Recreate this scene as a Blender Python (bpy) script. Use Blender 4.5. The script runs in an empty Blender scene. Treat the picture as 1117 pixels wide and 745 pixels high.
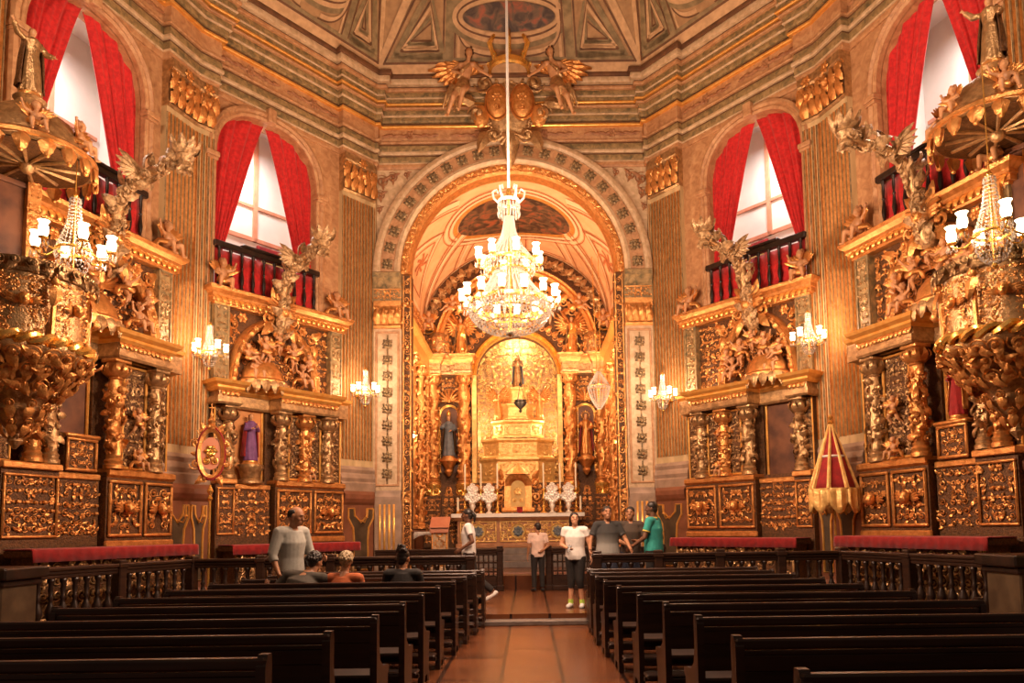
import bpy, math, random
from math import sin, cos, pi, radians, atan2, hypot
from mathutils import Matrix, Vector

SC = bpy.context.scene
COL = SC.collection

# ------------------------------------------------------------------ materials
def new_mat(name):
    m = bpy.data.materials.new(name); m.use_nodes = True
    nt = m.node_tree
    return m, nt, nt.nodes['Principled BSDF']

def surf(name, c1, c2=None, scale=6.0, lo=.35, hi=.65, rough=.5, metal=0.0, bump=0.0, bscale=30.0, detail=4.0,
         c3=None, stretch=None, distort=0.0, rough2=None, spec=None, sheen=0.0):
    m, nt, b = new_mat(name)
    b.inputs['Roughness'].default_value = rough
    b.inputs['Metallic'].default_value = metal
    if spec is not None: b.inputs['Specular IOR Level'].default_value = spec
    if sheen: b.inputs['Sheen Weight'].default_value = sheen
    tc = nt.nodes.new('ShaderNodeTexCoord')
    src = tc.outputs['Object']
    if stretch:
        mp = nt.nodes.new('ShaderNodeMapping'); mp.inputs['Scale'].default_value = stretch
        nt.links.new(src, mp.inputs['Vector']); src = mp.outputs['Vector']
    if c2 is None:
        b.inputs['Base Color'].default_value = (*c1, 1)
    else:
        n = nt.nodes.new('ShaderNodeTexNoise'); n.inputs['Scale'].default_value = scale
        n.inputs['Detail'].default_value = detail; n.inputs['Distortion'].default_value = distort
        nt.links.new(src, n.inputs['Vector'])
        r = nt.nodes.new('ShaderNodeValToRGB')
        r.color_ramp.elements[0].position = lo; r.color_ramp.elements[0].color = (*c1, 1)
        r.color_ramp.elements[1].position = hi; r.color_ramp.elements[1].color = (*c2, 1)
        if c3:
            e = r.color_ramp.elements.new((lo + hi) / 2); e.color = (*c3, 1)
        nt.links.new(n.outputs['Fac'], r.inputs['Fac'])
        nt.links.new(r.outputs['Color'], b.inputs['Base Color'])
        if rough2 is not None:
            mr = nt.nodes.new('ShaderNodeMapRange'); mr.inputs['To Min'].default_value = rough; mr.inputs['To Max'].default_value = rough2
            nt.links.new(n.outputs['Fac'], mr.inputs['Value']); nt.links.new(mr.outputs['Result'], b.inputs['Roughness'])
    if bump:
        n2 = nt.nodes.new('ShaderNodeTexNoise'); n2.inputs['Scale'].default_value = bscale; n2.inputs['Detail'].default_value = 3
        bp = nt.nodes.new('ShaderNodeBump'); bp.inputs['Strength'].default_value = bump; bp.inputs['Distance'].default_value = .03
        nt.links.new(src, n2.inputs['Vector']); nt.links.new(n2.outputs['Fac'], bp.inputs['Height'])
        nt.links.new(bp.outputs['Normal'], b.inputs['Normal'])
    return m

def glow(name, col, strength):
    m, nt, b = new_mat(name)
    b.inputs['Base Color'].default_value = (*col, 1)
    b.inputs['Emission Color'].default_value = (*col, 1)
    b.inputs['Emission Strength'].default_value = strength
    return m

M = {}
M['gold'] = surf('gilded wood', (.60, .26, .070), (.80, .39, .125), 12, .36, .62, rough=.30, metal=.72, bump=.35, bscale=45)
M['gold_old'] = surf('aged gilding', (.36, .215, .095), (.62, .40, .19), 12, .36, .64, rough=.31, metal=.70, bump=.4, bscale=45)
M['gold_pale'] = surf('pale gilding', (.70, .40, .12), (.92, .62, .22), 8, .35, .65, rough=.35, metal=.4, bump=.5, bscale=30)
M['gold_leaf'] = surf('burnished gilding', (.80, .42, .08), (.98, .62, .18), 8, .35, .65, rough=.25, metal=.8)
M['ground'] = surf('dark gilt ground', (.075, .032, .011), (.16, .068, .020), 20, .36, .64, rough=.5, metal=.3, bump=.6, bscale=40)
M['marble_green'] = surf('green grey painted marble', (.115, .095, .045), (.42, .29, .13), 8, .30, .70, rough=.55, detail=8, c3=(.27, .18, .075), distort=.8, bump=.25)
M['marble_rose'] = surf('rose painted marble', (.36, .17, .075), (.58, .34, .17), 7, .30, .70, rough=.5, detail=8, c3=(.48, .25, .115), distort=1.0, bump=.15)
M['marble_pale'] = surf('pale painted marble', (.48, .33, .185), (.68, .50, .31), 7, .35, .65, rough=.5, detail=5, distort=.7)
M['band_brown'] = surf('brown painted ornament', (.26, .10, .04), (.42, .20, .09), 8, .35, .65, rough=.6)
M['gold_line'] = surf('gilt moulding', (.85, .40, .08), (.95, .55, .16), 10, rough=.3, metal=.6)
M['shaft'] = surf('olive painted pilaster', (.44, .31, .15), (.70, .51, .27), 5, .3, .7, rough=.5, detail=8, stretch=(1, 1, .25), bump=.2)
M['ceil_base'] = surf('painted ceiling boards', (.30, .17, .075), (.44, .26, .12), 6, .3, .7, rough=.7, detail=5)
M['ceil_pale'] = surf('pale ceiling bands', (.47, .29, .145), (.60, .38, .20), 8, rough=.7)
M['ceil_dark'] = surf('brown ceiling bands', (.10, .043, .018), (.17, .075, .03), 5, rough=.7)
M['ceil_green'] = surf('olive ceiling bands', (.17, .12, .055), (.29, .205, .10), 6, rough=.7)
M['vault'] = surf('peach vault', (.80, .42, .19), (.86, .50, .25), 3, rough=.7)
M['vault_pale'] = surf('cream vault bands', (.86, .56, .30), (.88, .60, .34), 3, rough=.7)
M['vault_line'] = surf('terracotta vault lines', (.44, .12, .035), (.54, .17, .055), 5, rough=.7)
M['paint'] = surf('dark oil painting', (.045, .02, .012), (.30, .075, .03), 3.2, .40, .66, rough=.5, detail=3, c3=(.12, .07, .035), distort=1.2)
M['curtain'] = surf('red damask curtain', (.44, .006, .007), (.60, .013, .014), 14, .4, .6, rough=.75, sheen=.2)
M['redcloth'] = surf('crimson cloth', (.24, .006, .007), (.36, .010, .010), 12, rough=.8, sheen=.2)
M['wood'] = surf('dark rosewood', (.017, .007, .004), (.045, .019, .010), 7, .3, .7, rough=.33, stretch=(.3, 3, 3), spec=.5)
M['wood_black'] = surf('black turned wood', (.010, .006, .004), (.030, .014, .009), 8, rough=.34)
M['dado'] = surf('reddish dado', (.17, .060, .028), (.27, .10, .05), 3, .3, .7, rough=.42, detail=5, distort=1)
M['dado_dark'] = surf('dark dado panel', (.050, .030, .016), (.10, .065, .035), 4, rough=.42)
M['stone'] = surf('pinkish grey stone', (.27, .18, .12), (.40, .27, .19), 4, rough=.5)
M['plaster'] = surf('white plaster', (.80, .72, .66), (.86, .79, .73), 2, rough=.85)
M['salmon'] = surf('salmon joinery', (.62, .24, .14), (.68, .30, .18), 6, rough=.6)
M['ochre'] = surf('ochre panel', (.52, .34, .10), (.60, .40, .14), 5, rough=.6)
M['flesh'] = surf('polychrome flesh', (.46, .22, .095), (.60, .32, .15), 9, rough=.45)
M['silvered'] = surf('silvered carving', (.26, .15, .065), (.58, .38, .19), 16, .38, .62, rough=.4, metal=.4, bump=.5)
M['silver'] = surf('bright silver', (.80, .74, .66), (.92, .88, .80), 9, rough=.3, metal=.55)
M['white'] = surf('white linen', (.80, .76, .70), (.86, .82, .76), 9, rough=.8)
M['wax'] = surf('ivory candle wax', (.86, .78, .58), rough=.5)
M['blackmetal'] = surf('dark lamp metal', (.05, .04, .03), rough=.4, metal=.8)
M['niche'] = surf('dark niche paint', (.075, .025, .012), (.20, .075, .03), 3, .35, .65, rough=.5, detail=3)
M['niche_lit'] = surf('lit niche ochre', (.60, .24, .07), (.72, .34, .11), 3, rough=.5)  # bright ochre carries the niche's orange light in its colour
M['purple'] = surf('violet drapery', (.14, .05, .16), (.22, .09, .24), 8, rough=.7)
M['bluegrey'] = surf('blue grey drapery', (.10, .12, .14), (.18, .20, .22), 8, rough=.6)
M['rosettes'] = surf('bronze green carving', (.12, .085, .045), (.40, .27, .13), 14, .38, .62, rough=.4, metal=.4, bump=.5)

def floor_mat():
    m, nt, b = new_mat('worn floor boards')
    tc = nt.nodes.new('ShaderNodeTexCoord'); mp = nt.nodes.new('ShaderNodeMapping')
    mp.inputs['Rotation'].default_value = (0, 0, pi / 2)
    nt.links.new(tc.outputs['Object'], mp.inputs['Vector'])
    br = nt.nodes.new('ShaderNodeTexBrick')
    br.inputs['Color1'].default_value = (.165, .053, .017, 1); br.inputs['Color2'].default_value = (.115, .036, .012, 1)
    br.inputs['Mortar'].default_value = (.025, .008, .004, 1)
    br.inputs['Scale'].default_value = 1; br.inputs['Mortar Size'].default_value = .022
    br.inputs['Brick Width'].default_value = 1.25; br.inputs['Row Height'].default_value = .62
    nt.links.new(mp.outputs['Vector'], br.inputs['Vector'])
    n = nt.nodes.new('ShaderNodeTexNoise'); n.inputs['Scale'].default_value = 2.2; n.inputs['Detail'].default_value = 6
    nt.links.new(tc.outputs['Object'], n.inputs['Vector'])
    mx = nt.nodes.new('ShaderNodeMix'); mx.data_type = 'RGBA'; mx.blend_type = 'MULTIPLY'; mx.inputs['Factor'].default_value = .7
    nt.links.new(br.outputs['Color'], mx.inputs[6])
    rp = nt.nodes.new('ShaderNodeValToRGB'); rp.color_ramp.elements[0].position = .3; rp.color_ramp.elements[0].color = (.55, .5, .5, 1)
    rp.color_ramp.elements[1].position = .7; rp.color_ramp.elements[1].color = (1.3, 1.3, 1.3, 1)
    nt.links.new(n.outputs['Fac'], rp.inputs['Fac']); nt.links.new(rp.outputs['Color'], mx.inputs[7])
    nt.links.new(mx.outputs[2], b.inputs['Base Color'])
    b.inputs['Roughness'].default_value = .27
    return m
M['floor'] = floor_mat()
M['altar_wood'] = surf('orange brown altar front', (.30, .12, .045), (.42, .19, .075), 6, rough=.5)
M['step_stone'] = surf('worn grey step', (.12, .095, .08), (.20, .155, .13), 5, rough=.5)

def crystal_mat():
    m, nt, b = new_mat('cut crystal')
    b.inputs['Base Color'].default_value = (.92, .87, .80, 1)
    b.inputs['Roughness'].default_value = .08
    b.inputs['Transmission Weight'].default_value = .72
    b.inputs['IOR'].default_value = 1.5
    return m
M['crystal'] = crystal_mat()
M['bulb'] = glow('lit glass shade', (1, .76, .46), 6)
M['flame'] = glow('small lit lamp', (1, .9, .75), 12)
M['tent'] = crystal_mat()

# ------------------------------------------------------------------ mesh collector
class MB:
    def __init__(s, mirror=1):
        s.v = []; s.f = []; s.M = Matrix.Diagonal((mirror, 1, 1, 1)); s.warp = None
        s.flip = mirror < 0
    def add(s, vs, fs):
        o = len(s.v)
        if s.warp:
            vs = [s.warp(*p) for p in vs]
        Mt = s.M
        a, b, c = Mt[0], Mt[1], Mt[2]
        for x, y, z in vs:
            s.v.append((a[0]*x+a[1]*y+a[2]*z+a[3], b[0]*x+b[1]*y+b[2]*z+b[3], c[0]*x+c[1]*y+c[2]*z+c[3]))
        if s.flip: s.f += [tuple(i+o for i in reversed(f)) for f in fs]
        else: s.f += [tuple(i+o for i in f) for f in fs]
    def at(s, Mt):
        n = MB(); n.v = s.v; n.f = s.f; n.flip = s.flip; n.M = s.M @ Mt; n.warp = s.warp
        return n
    def box(s, x0, x1, y0, y1, z0, z1, ch=0.0):
        if ch <= 0:
            s.add([(x0,y0,z0),(x1,y0,z0),(x1,y1,z0),(x0,y1,z0),(x0,y0,z1),(x1,y0,z1),(x1,y1,z1),(x0,y1,z1)],
                  [(0,3,2,1),(4,5,6,7),(0,1,5,4),(1,2,6,5),(2,3,7,6),(3,0,4,7)])
        else:
            P = [(x0+ch,y0),(x1-ch,y0),(x1,y0+ch),(x1,y1-ch),(x1-ch,y1),(x0+ch,y1),(x0,y1-ch),(x0,y0+ch)]
            cx, cy = (x0+x1)/2, (y0+y1)/2
            def sh(p): return (p[0] + (ch if p[0] < cx else -ch)*.7, p[1] + (ch if p[1] < cy else -ch)*.7)
            s.loft([[(*sh(p), z0) for p in P], [(*p, z0+ch) for p in P], [(*p, z1-ch) for p in P], [(*sh(p), z1) for p in P]])
    def loft(s, rings, closed=True, caps=True):
        n = len(rings[0]); vs = [p for r in rings for p in r]; fs = []
        for i in range(len(rings)-1):
            for j in range(n if closed else n-1):
                k = (j+1) % n
                fs.append((i*n+j, i*n+k, (i+1)*n+k, (i+1)*n+j))
        if caps and closed:
            fs.append(tuple(reversed(range(n)))); fs.append(tuple((len(rings)-1)*n+j for j in range(n)))
        s.add(vs, fs)
    def prism(s, pts, y0, y1):           # outline in xz, thickness along y
        n = len(pts)
        s.loft([[(x, y1, z) for x, z in pts], [(x, y0, z) for x, z in pts]])
    def lathe(s, prof, n=16, c=(0,0,0), a0=0.0, a1=2*pi, mod=None, caps=True):
        full = abs(a1-a0-2*pi) < 1e-6
        m = n if full else n+1
        rings = []
        for r, z in prof:
            ring = []
            for j in range(m):
                a = a0+(a1-a0)*j/n
                rr = r*(mod(a, z) if mod else 1)
                ring.append((c[0]+rr*cos(a), c[1]+rr*sin(a), c[2]+z))
            rings.append(ring)
        s.loft(rings, closed=full, caps=caps and full)
    def ball(s, c, r, n=8, m=5):
        rx, ry, rz = r if isinstance(r, tuple) else (r, r, r)
        vs = [(c[0], c[1], c[2]-rz)]; fs = []
        for i in range(1, m):
            t = -pi/2+pi*i/m
            for j in range(n):
                a = 2*pi*j/n
                vs.append((c[0]+rx*cos(t)*cos(a), c[1]+ry*cos(t)*sin(a), c[2]+rz*sin(t)))
        vs.append((c[0], c[1], c[2]+rz)); L = len(vs)-1
        for j in range(n):
            k = (j+1) % n
            fs.append((0, 1+k, 1+j)); fs.append((L, L-n+j, L-n+k))
            for i in range(m-2):
                fs.append((1+i*n+j, 1+i*n+k, 1+(i+1)*n+k, 1+(i+1)*n+j))
        s.add(vs, fs)
    def tube(s, pts, r, n=6, caps=True, flat=None):
        pts = [Vector(p) for p in pts]; N = len(pts)
        rs = r if isinstance(r, (list, tuple)) else [r]*N
        t0 = (pts[1]-pts[0]).normalized()
        up = Vector((0, 0, 1)) if abs(t0.z) < .9 else Vector((0, 1, 0))
        u = t0.cross(up).normalized()
        rings = []
        for i, p in enumerate(pts):
            t = (pts[min(i+1, N-1)]-pts[max(i-1, 0)])
            if t.length < 1e-9: t = t0
            t.normalize()
            u = (u - t*u.dot(t))
            if u.length < 1e-6: u = t.orthogonal()
            u.normalize(); w = t.cross(u)
            ri = rs[i]
            ra, rb = ri if isinstance(ri, tuple) else (ri, ri)
            rings.append([tuple(p+u*(ra*cos(2*pi*j/n))+w*(rb*sin(2*pi*j/n))) for j in range(n)])
        s.loft(rings, caps=caps)
    def capsule(s, p, q, r0, r1, n=10):
        p, q = Vector(p), Vector(q); d = (q-p).normalized()
        pts = [p-d*r0*.98, p-d*r0*.7, p, q, q+d*r1*.7, q+d*r1*.98]
        s.tube(pts, [r0*.12, r0*.7, r0, r1, r1*.7, r1*.12], n)
    def sweep(s, path, prof, closed=False):   # horizontal path, prof = (out, up)
        P = [Vector((p[0], p[1], 0)) for p in path]; zz = [p[2] if len(p) > 2 else 0 for p in path]; N = len(P); Z = Vector((0, 0, 1))
        rings = []
        for i in range(N):
            def sd(a, b): return Z.cross((P[b]-P[a]).normalized())
            if closed: s1, s2 = sd(i-1, i), sd(i, (i+1) % N)
            elif i == 0: s1 = s2 = sd(0, 1)
            elif i == N-1: s1 = s2 = sd(N-2, N-1)
            else: s1, s2 = sd(i-1, i), sd(i, i+1)
            k = (s1+s2)/max(.25, 1+s1.dot(s2))
            rings.append([(P[i].x+k.x*a, P[i].y+k.y*a, zz[i]+b) for a, b in prof])
        if closed:
            rings.append(rings[0]); s.loft(rings, caps=False)
        else: s.loft(rings)
    def arc(s, cx, cz, rx, rz, a0, a1, n, prof, y=0.0, caps=True):   # prof = (radial, out)
        rings = []
        for i in range(n+1):
            a = a0+(a1-a0)*i/n
            rings.append([(cx+(rx+p)*cos(a), y+q, cz+(rz+p)*sin(a)) for p, q in prof])
        full = abs(abs(a1-a0)-2*pi) < 1e-6
        s.loft(rings, caps=caps and not full)
    # ---- carved ornament, in the xz plane with relief along +y
    def scroll(s, x, z, r, ang, turns=1.4, sg=1, th=None, y=0.0, n=15):
        th = th or r*.17
        pts, rs = [], []
        for i in range(n+1):
            t = i/n
            a = ang+sg*turns*2*pi*t; rr = r*(1-.80*t)
            pts.append((x+rr*cos(a), y+th*.5+r*.22*t, z+rr*sin(a))); rs.append(th*(.35+1.1*t*(1-.35*t)) if t < .97 else th*1.3)
        s.tube(pts, rs, 5)
        s.ball(pts[-1], th*1.7, 6, 4)
    def leaf(s, x, z, L, ang, w=None, y=0.0, lift=.35, curl=.5):
        w = w or L*.38
        vs = []; K = 4; ca, sa = cos(ang), sin(ang)
        for i in range(K+1):
            t = i/K
            hw = w*.5*(sin(pi*min(1, .22+.78*t*1.0)) if i < K else .06)*(1 + (.25 if i % 2 else 0))
            h = lift*L*sin(pi*t*.8)*.5
            bend = curl*L*.35*t*t
            for q, e in ((-1, 0), (0, .4), (1, 0)):
                lx, lz = t*L, q*hw+bend
                vs.append((x+lx*ca-lz*sa, y+.004+h+e*w*.5, z+lx*sa+lz*ca))
        fs = []
        for i in range(K):
            for j in (0, 1):
                fs.append((i*3+j, i*3+j+1, i*3+j+4, i*3+j+3))
        s.add(vs, fs)
    def flower(s, x, z, r, n=6, y=0.0):
        for k in range(n):
            s.leaf(x, z, r, 2*pi*k/n, r*.8, y, .5, 0)
        s.ball((x, y+r*.25, z), r*.28, 6, 4)
    def shell(s, x, z, r, y=0.0, a0=0.15*pi, a1=.85*pi, n=7):
        for k in range(n):
            a = a0+(a1-a0)*k/(n-1)
            s.tube([(x, y+r*.1, z), (x+r*.6*cos(a), y+r*.28, z+r*.6*sin(a)), (x+r*cos(a), y+r*.12, z+r*sin(a))], [r*.03, r*.11, r*.13], 5)
        s.ball((x, y+r*.15, z), r*.2, 6, 4)
    def cherub_head(s, x, z, r, y=0.0):
        s.ball((x, y+r*.8, z), (r*.8, r*.9, r), 8, 6)
        s.ball((x, y+r*1.6, z-r*.1), (r*.18, r*.25, r*.2), 6, 4)
        s.ball((x, y+r*.7, z+r*.45), (r*.85, r*.8, r*.7), 8, 5)
        for q in (-1, 1):
            for k in range(3):
                a = (.15+.28*k)
                s.leaf(x+q*r*.6, z-r*.3, r*2.0, a if q > 0 else pi-a, r*.8, y, .4, -.3*q)
    def relief(s, x0, x1, z0, z1, size, seed, y=0.0, sym=True, heads=.12):
        R = random.Random(seed); w, h = x1-x0, z1-z0
        xm = (x0+x1)/2; half = w/2 if sym else w
        nc = max(1, round(half/size)); nr = max(1, round(h/size))
        cw, rh = half/nc, h/nr
        for r in range(nr):
            zc = z0+(r+.5)*rh
            for c in range(nc):
                kind = R.random(); j1, j2 = R.uniform(-.12, .12)*cw, R.uniform(-.12, .12)*rh
                ang = R.uniform(0, 2*pi); sg = R.choice((-1, 1)); rr = min(cw, rh)*R.uniform(.40, .54)
                la = [R.uniform(0, 2*pi) for _ in range(3)]
                for q in ((1, -1) if sym else (1,)):
                    base = xm if sym else x0
                    x = base+q*((c+.5)*cw+j1); z = zc+j2
                    fl = (lambda a: a) if q > 0 else (lambda a: pi-a)
                    if kind < .62:
                        s.scroll(x, z, rr, fl(ang), 1.35, sg*q, y=y)
                        for a in la[:2]: s.leaf(x+rr*.8*cos(fl(a)), z+rr*.8*sin(a), rr*1.1, fl(a+.5), rr*.6, y, .5, .5*q)
                    elif kind < .80:
                        for a in la: s.leaf(x, z, rr*1.5, fl(a), rr*.75, y, .5, .6*q)
                        s.ball((x, y+rr*.25, z), rr*.28, 6, 4)
                    elif kind < 1-heads: s.flower(x, z, rr*1.0, 6, y)
                    else: s.cherub_head(x, z, rr*.45, y)
            if sym and nc > 1:
                if R.random() < .5: s.flower(xm, zc, min(cw, rh)*.32, 5, y)
                else: s.shell(xm, zc-.1*rh, min(cw, rh)*.38, y)
    def frame(s, x0, x1, z0, z1, t, d, y=0.0):
        prof = lambda a, b: None
        for (a, b, c, e) in ((x0, x1, z0, z0+t), (x0, x1, z1-t, z1), (x0, x0+t, z0+t, z1-t), (x1-t, x1, z0+t, z1-t)):
            s.box(a, b, y, y+d, c, e, min(t, d)*.3)
    def mesh(s, name):
        me = bpy.data.meshes.new(name)
        me.from_pydata(s.v, [], s.f); me.update()
        return me
    def build(s, name, m, parent=None, smooth=True, ang=40):
        me = s.mesh(name)
        me.materials.append(M[m] if isinstance(m, str) else m)
        if smooth and len(me.polygons):
            me.shade_smooth(); me.set_sharp_from_angle(angle=radians(ang))
        o = bpy.data.objects.new(name, me); COL.objects.link(o)
        if parent: o.parent = parent
        return o

def empty(name, loc=(0,0,0), rz=0.0, scale=1.0):
    o = bpy.data.objects.new(name, None); COL.objects.link(o)
    o.location = loc; o.rotation_euler = (0, 0, rz); o.scale = (scale,)*3
    o.empty_display_size = .1
    return o
def tag(o, label, cat, group=None):
    o['label'] = label; o['category'] = cat
    if group: o['group'] = group
    return o
def struct(o, label=None):
    o['kind'] = 'structure'
    if label: o['label'] = label
    return o
def thing(name, label, cat, loc=(0,0,0), rz=0.0, group=None, scale=1.0):
    return tag(empty(name, loc, rz, scale), label, cat, group)
def part(name, mesh_from, parent, loc=(0,0,0), rot=(0,0,0), scale=(1,1,1)):
    o = bpy.data.objects.new(name, mesh_from.data if hasattr(mesh_from, 'data') else mesh_from); COL.objects.link(o)
    o.parent = parent; o.location = loc; o.rotation_euler = rot; o.scale = scale
    return o
def copy_tree(o, parent=None, kids=None):
    kids = kids or KIDS()
    c = o.copy(); COL.objects.link(c)
    if parent: c.parent = parent
    for ch in kids.get(o, ()): copy_tree(ch, c, kids)
    return c
def KIDS():
    d = {}
    for o in bpy.data.objects:
        if o.parent: d.setdefault(o.parent, []).append(o)
    return d
def dup(o, label, loc=None, rz=None, scale=None, group=None):
    c = copy_tree(o); c['label'] = label
    if loc is not None: c.location = loc
    if rz is not None: c.rotation_euler = (0, 0, rz)
    if scale is not None: c.scale = (scale,)*3
    if group: c['group'] = group
    return c

def remeshed(mb, name, voxel, smooth=2):
    """one continuous surface grown over the collected limbs"""
    me = mb.mesh(name+'_raw'); o = bpy.data.objects.new(name+'_raw', me); COL.objects.link(o)
    md = o.modifiers.new('r', 'REMESH'); md.mode = 'VOXEL'; md.voxel_size = voxel
    if smooth:
        sm = o.modifiers.new('s', 'SMOOTH'); sm.factor = .5; sm.iterations = smooth
    dg = bpy.context.evaluated_depsgraph_get(); dg.update()
    ev = o.evaluated_get(dg)
    out = bpy.data.meshes.new_from_object(ev)
    out.name = name
    bpy.data.objects.remove(o); bpy.data.meshes.remove(me)
    out.materials.clear()
    out.shade_smooth()
    return out
def mobj(name, me, m, parent=None):
    if not me.materials: me.materials.append(M[m] if isinstance(m, str) else m)
    o = bpy.data.objects.new(name, me); COL.objects.link(o)
    if parent: o.parent = parent
    return o
# ------------------------------------------------------------------ room plan
def psweep(mb, pts, prof, closed=False):      # path in xz plane, prof = (offset to the left of travel, out y)
    P = [Vector((p[0], p[1])) for p in pts]; N = len(P); rings = []
    for i in range(N):
        def nd(a, b):
            t = (P[b]-P[a]).normalized(); return Vector((-t.y, t.x))
        if closed: n1, n2 = nd(i-1, i), nd(i, (i+1) % N)
        elif i == 0: n1 = n2 = nd(0, 1)
        elif i == N-1: n1 = n2 = nd(N-2, N-1)
        else: n1, n2 = nd(i-1, i), nd(i, i+1)
        k = (n1+n2)/max(.3, 1+n1.dot(n2))
        rings.append([(P[i].x+k.x*a, b, P[i].y+k.y*a) for a, b in prof])
    if closed: rings.append(rings[0])
    mb.loft(rings, caps=not closed)

FARZ = 17.5
PATH = [(7.55, 5.0), (7.55, 9.6), (6.26, 13.9), (3.45, 17.5), (-3.45, 17.5), (-6.26, 13.9), (-7.55, 9.6), (-7.55, 5.0)]
WING = [None, (.6, .6), (.78, .40), (1.0, .12), (.12, 1.0), (.40, .78), (.6, .6), None]
def seg(i):
    p, q = Vector(PATH[i]), Vector(PATH[i+1]); d = (q-p); L = d.length; d /= L
    return p, q, d, Vector((-d.y, d.x)), L
def jog_path(off):
    out = [Vector(PATH[0])]
    for i in range(7):
        p, q, d, n, L = seg(i)
        if WING[i]:
            a = WING[i][1]; out += [p+d*a+n*off, p+d*a]
        if WING[i+1]:
            b = WING[i+1][0]; out += [q-d*b, q-d*b+n*off]
            n2 = seg(i+1)[3]; k = (n+n2)/(1+n.dot(n2)); out.append(q+k*off)
    out.append(Vector(PATH[-1]))
    return [(v.x, v.y) for v in out]

# walls: name, far corner, near corner, mirror sign
BAY = {}
def wall_frame(P, Q):
    P, Q = Vector(P), Vector(Q); d = (Q-P).normalized()
    n = Vector((-d.y, d.x))
    if n.x*P.x > 0: n = -n
    return n, atan2(n.y, n.x)-pi/2
for nm, P, Q, sg in (('left_oblique', PATH[4], PATH[5], 1), ('left', PATH[5], PATH[6], 1), ('right_oblique', PATH[3], PATH[2], -1), ('right', PATH[2], PATH[1], -1)):
    n, rz = wall_frame(P, Q)
    BAY[nm] = dict(P=Vector(P), n=n, rz=rz, sg=sg, L=hypot(Q[0]-P[0], Q[1]-P[1]))
BAY['left_oblique'].update(oc=2.89, ow=2.40, ds=0.0, ledge=6.35, low=4.45, groups=((1.12, 2.85), (2.9, 3.72), (3.72, 4.12)), uc=2.75)
BAY['right_oblique'].update(oc=2.92, ow=2.36, ds=0.0, ledge=6.35, low=4.45, groups=((1.15, 2.95), (2.98, 3.82), (3.82, 4.2)), uc=2.95)
BAY['left'].update(oc=2.40, ow=2.3, ds=0.0, ledge=6.62, low=4.82, groups=((.70, 2.12), (2.15, 2.95), (2.95, 3.85)), uc=2.15)
BAY['right'].update(oc=2.62, ow=2.3, ds=0.0, ledge=6.62, low=4.82, groups=((.95, 2.45), (2.48, 3.28), (3.28, 3.95)), uc=2.62)
ZS, ZT, ZO = 9.15, 10.28, 6.2
def arch_pts(xc, w, n=22, d=0.0):
    pts = []
    for i in range(n+1):
        a = pi*i/n
        c, s_ = cos(a), sin(a)
        pts.append((xc+(w/2+d)*(abs(c)**.80)*(1 if c >= 0 else -1), ZS+(ZT-ZS+d)*abs(s_)**.88))
    return pts                         # from +x side over to -x side
TOPZ = 12.9
def wall_with_opening(b, name):
    mb = MB(b['sg']); L, xc, w = b['L'], b['oc'], b['ow']; T = -.35
    x0, x1 = xc-w/2, xc+w/2
    mb.box(0, x0, T, 0, 0, TOPZ); mb.box(x1, L, T, 0, 0, TOPZ); mb.box(x0, x1, T, 0, 0, ZO)
    A = [(x1, ZS)]+arch_pts(xc, w)[1:-1]+[(x0, ZS)]
    for (xa, za), (xb, zb) in zip(A[:-1], A[1:]):
        mb.add([(xa, 0, za), (xb, 0, zb), (xb, 0, TOPZ), (xa, 0, TOPZ), (xa, T, za), (xb, T, zb), (xb, T, TOPZ), (xa, T, TOPZ)],
               [(0, 1, 2, 3), (7, 6, 5, 4), (4, 5, 1, 0), (3, 2, 6, 7)])
    o = mb.build(name, 'marble_rose', None, smooth=False)
    o.location = (*b['P'], 0); o.rotation_euler = (0, 0, b['rz'])
    return struct(o)
for nm, b in BAY.items(): wall_with_opening(b, 'wall_'+nm)

# back wall with the chancel arch
ACZ, RIN, ROUT = 7.72, 2.62, 3.36
mb = MB(); T = -.35
mb.box(-3.75, -RIN, T, 0, 0, TOPZ); mb.box(RIN, 3.75, T, 0, 0, TOPZ)
A = [(RIN*cos(pi*i/32), ACZ+RIN*sin(pi*i/32)) for i in range(33)]
for (xa, za), (xb, zb) in zip(A[:-1], A[1:]):
    mb.add([(xa, 0, za), (xb, 0, zb), (xb, 0, TOPZ), (xa, 0, TOPZ), (xa, T, za), (xb, T, zb), (xb, T, TOPZ), (xa, T, TOPZ)],
           [(0, 1, 2, 3), (7, 6, 5, 4), (4, 5, 1, 0), (3, 2, 6, 7)])
o = struct(mb.build('wall_back', 'marble_pale', None, smooth=False)); o.location = (0, FARZ, 0); o.rotation_euler = (0, 0, pi)
for sgn, nm in ((-1, 'left_near'), (1, 'right_near')):
    mb = MB(); mb.box(min(sgn*7.55, sgn*7.9), max(sgn*7.55, sgn*7.9), 5, 9.6, 0, TOPZ)
    struct(mb.build('wall_'+nm, 'marble_green', None, smooth=False))

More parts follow.
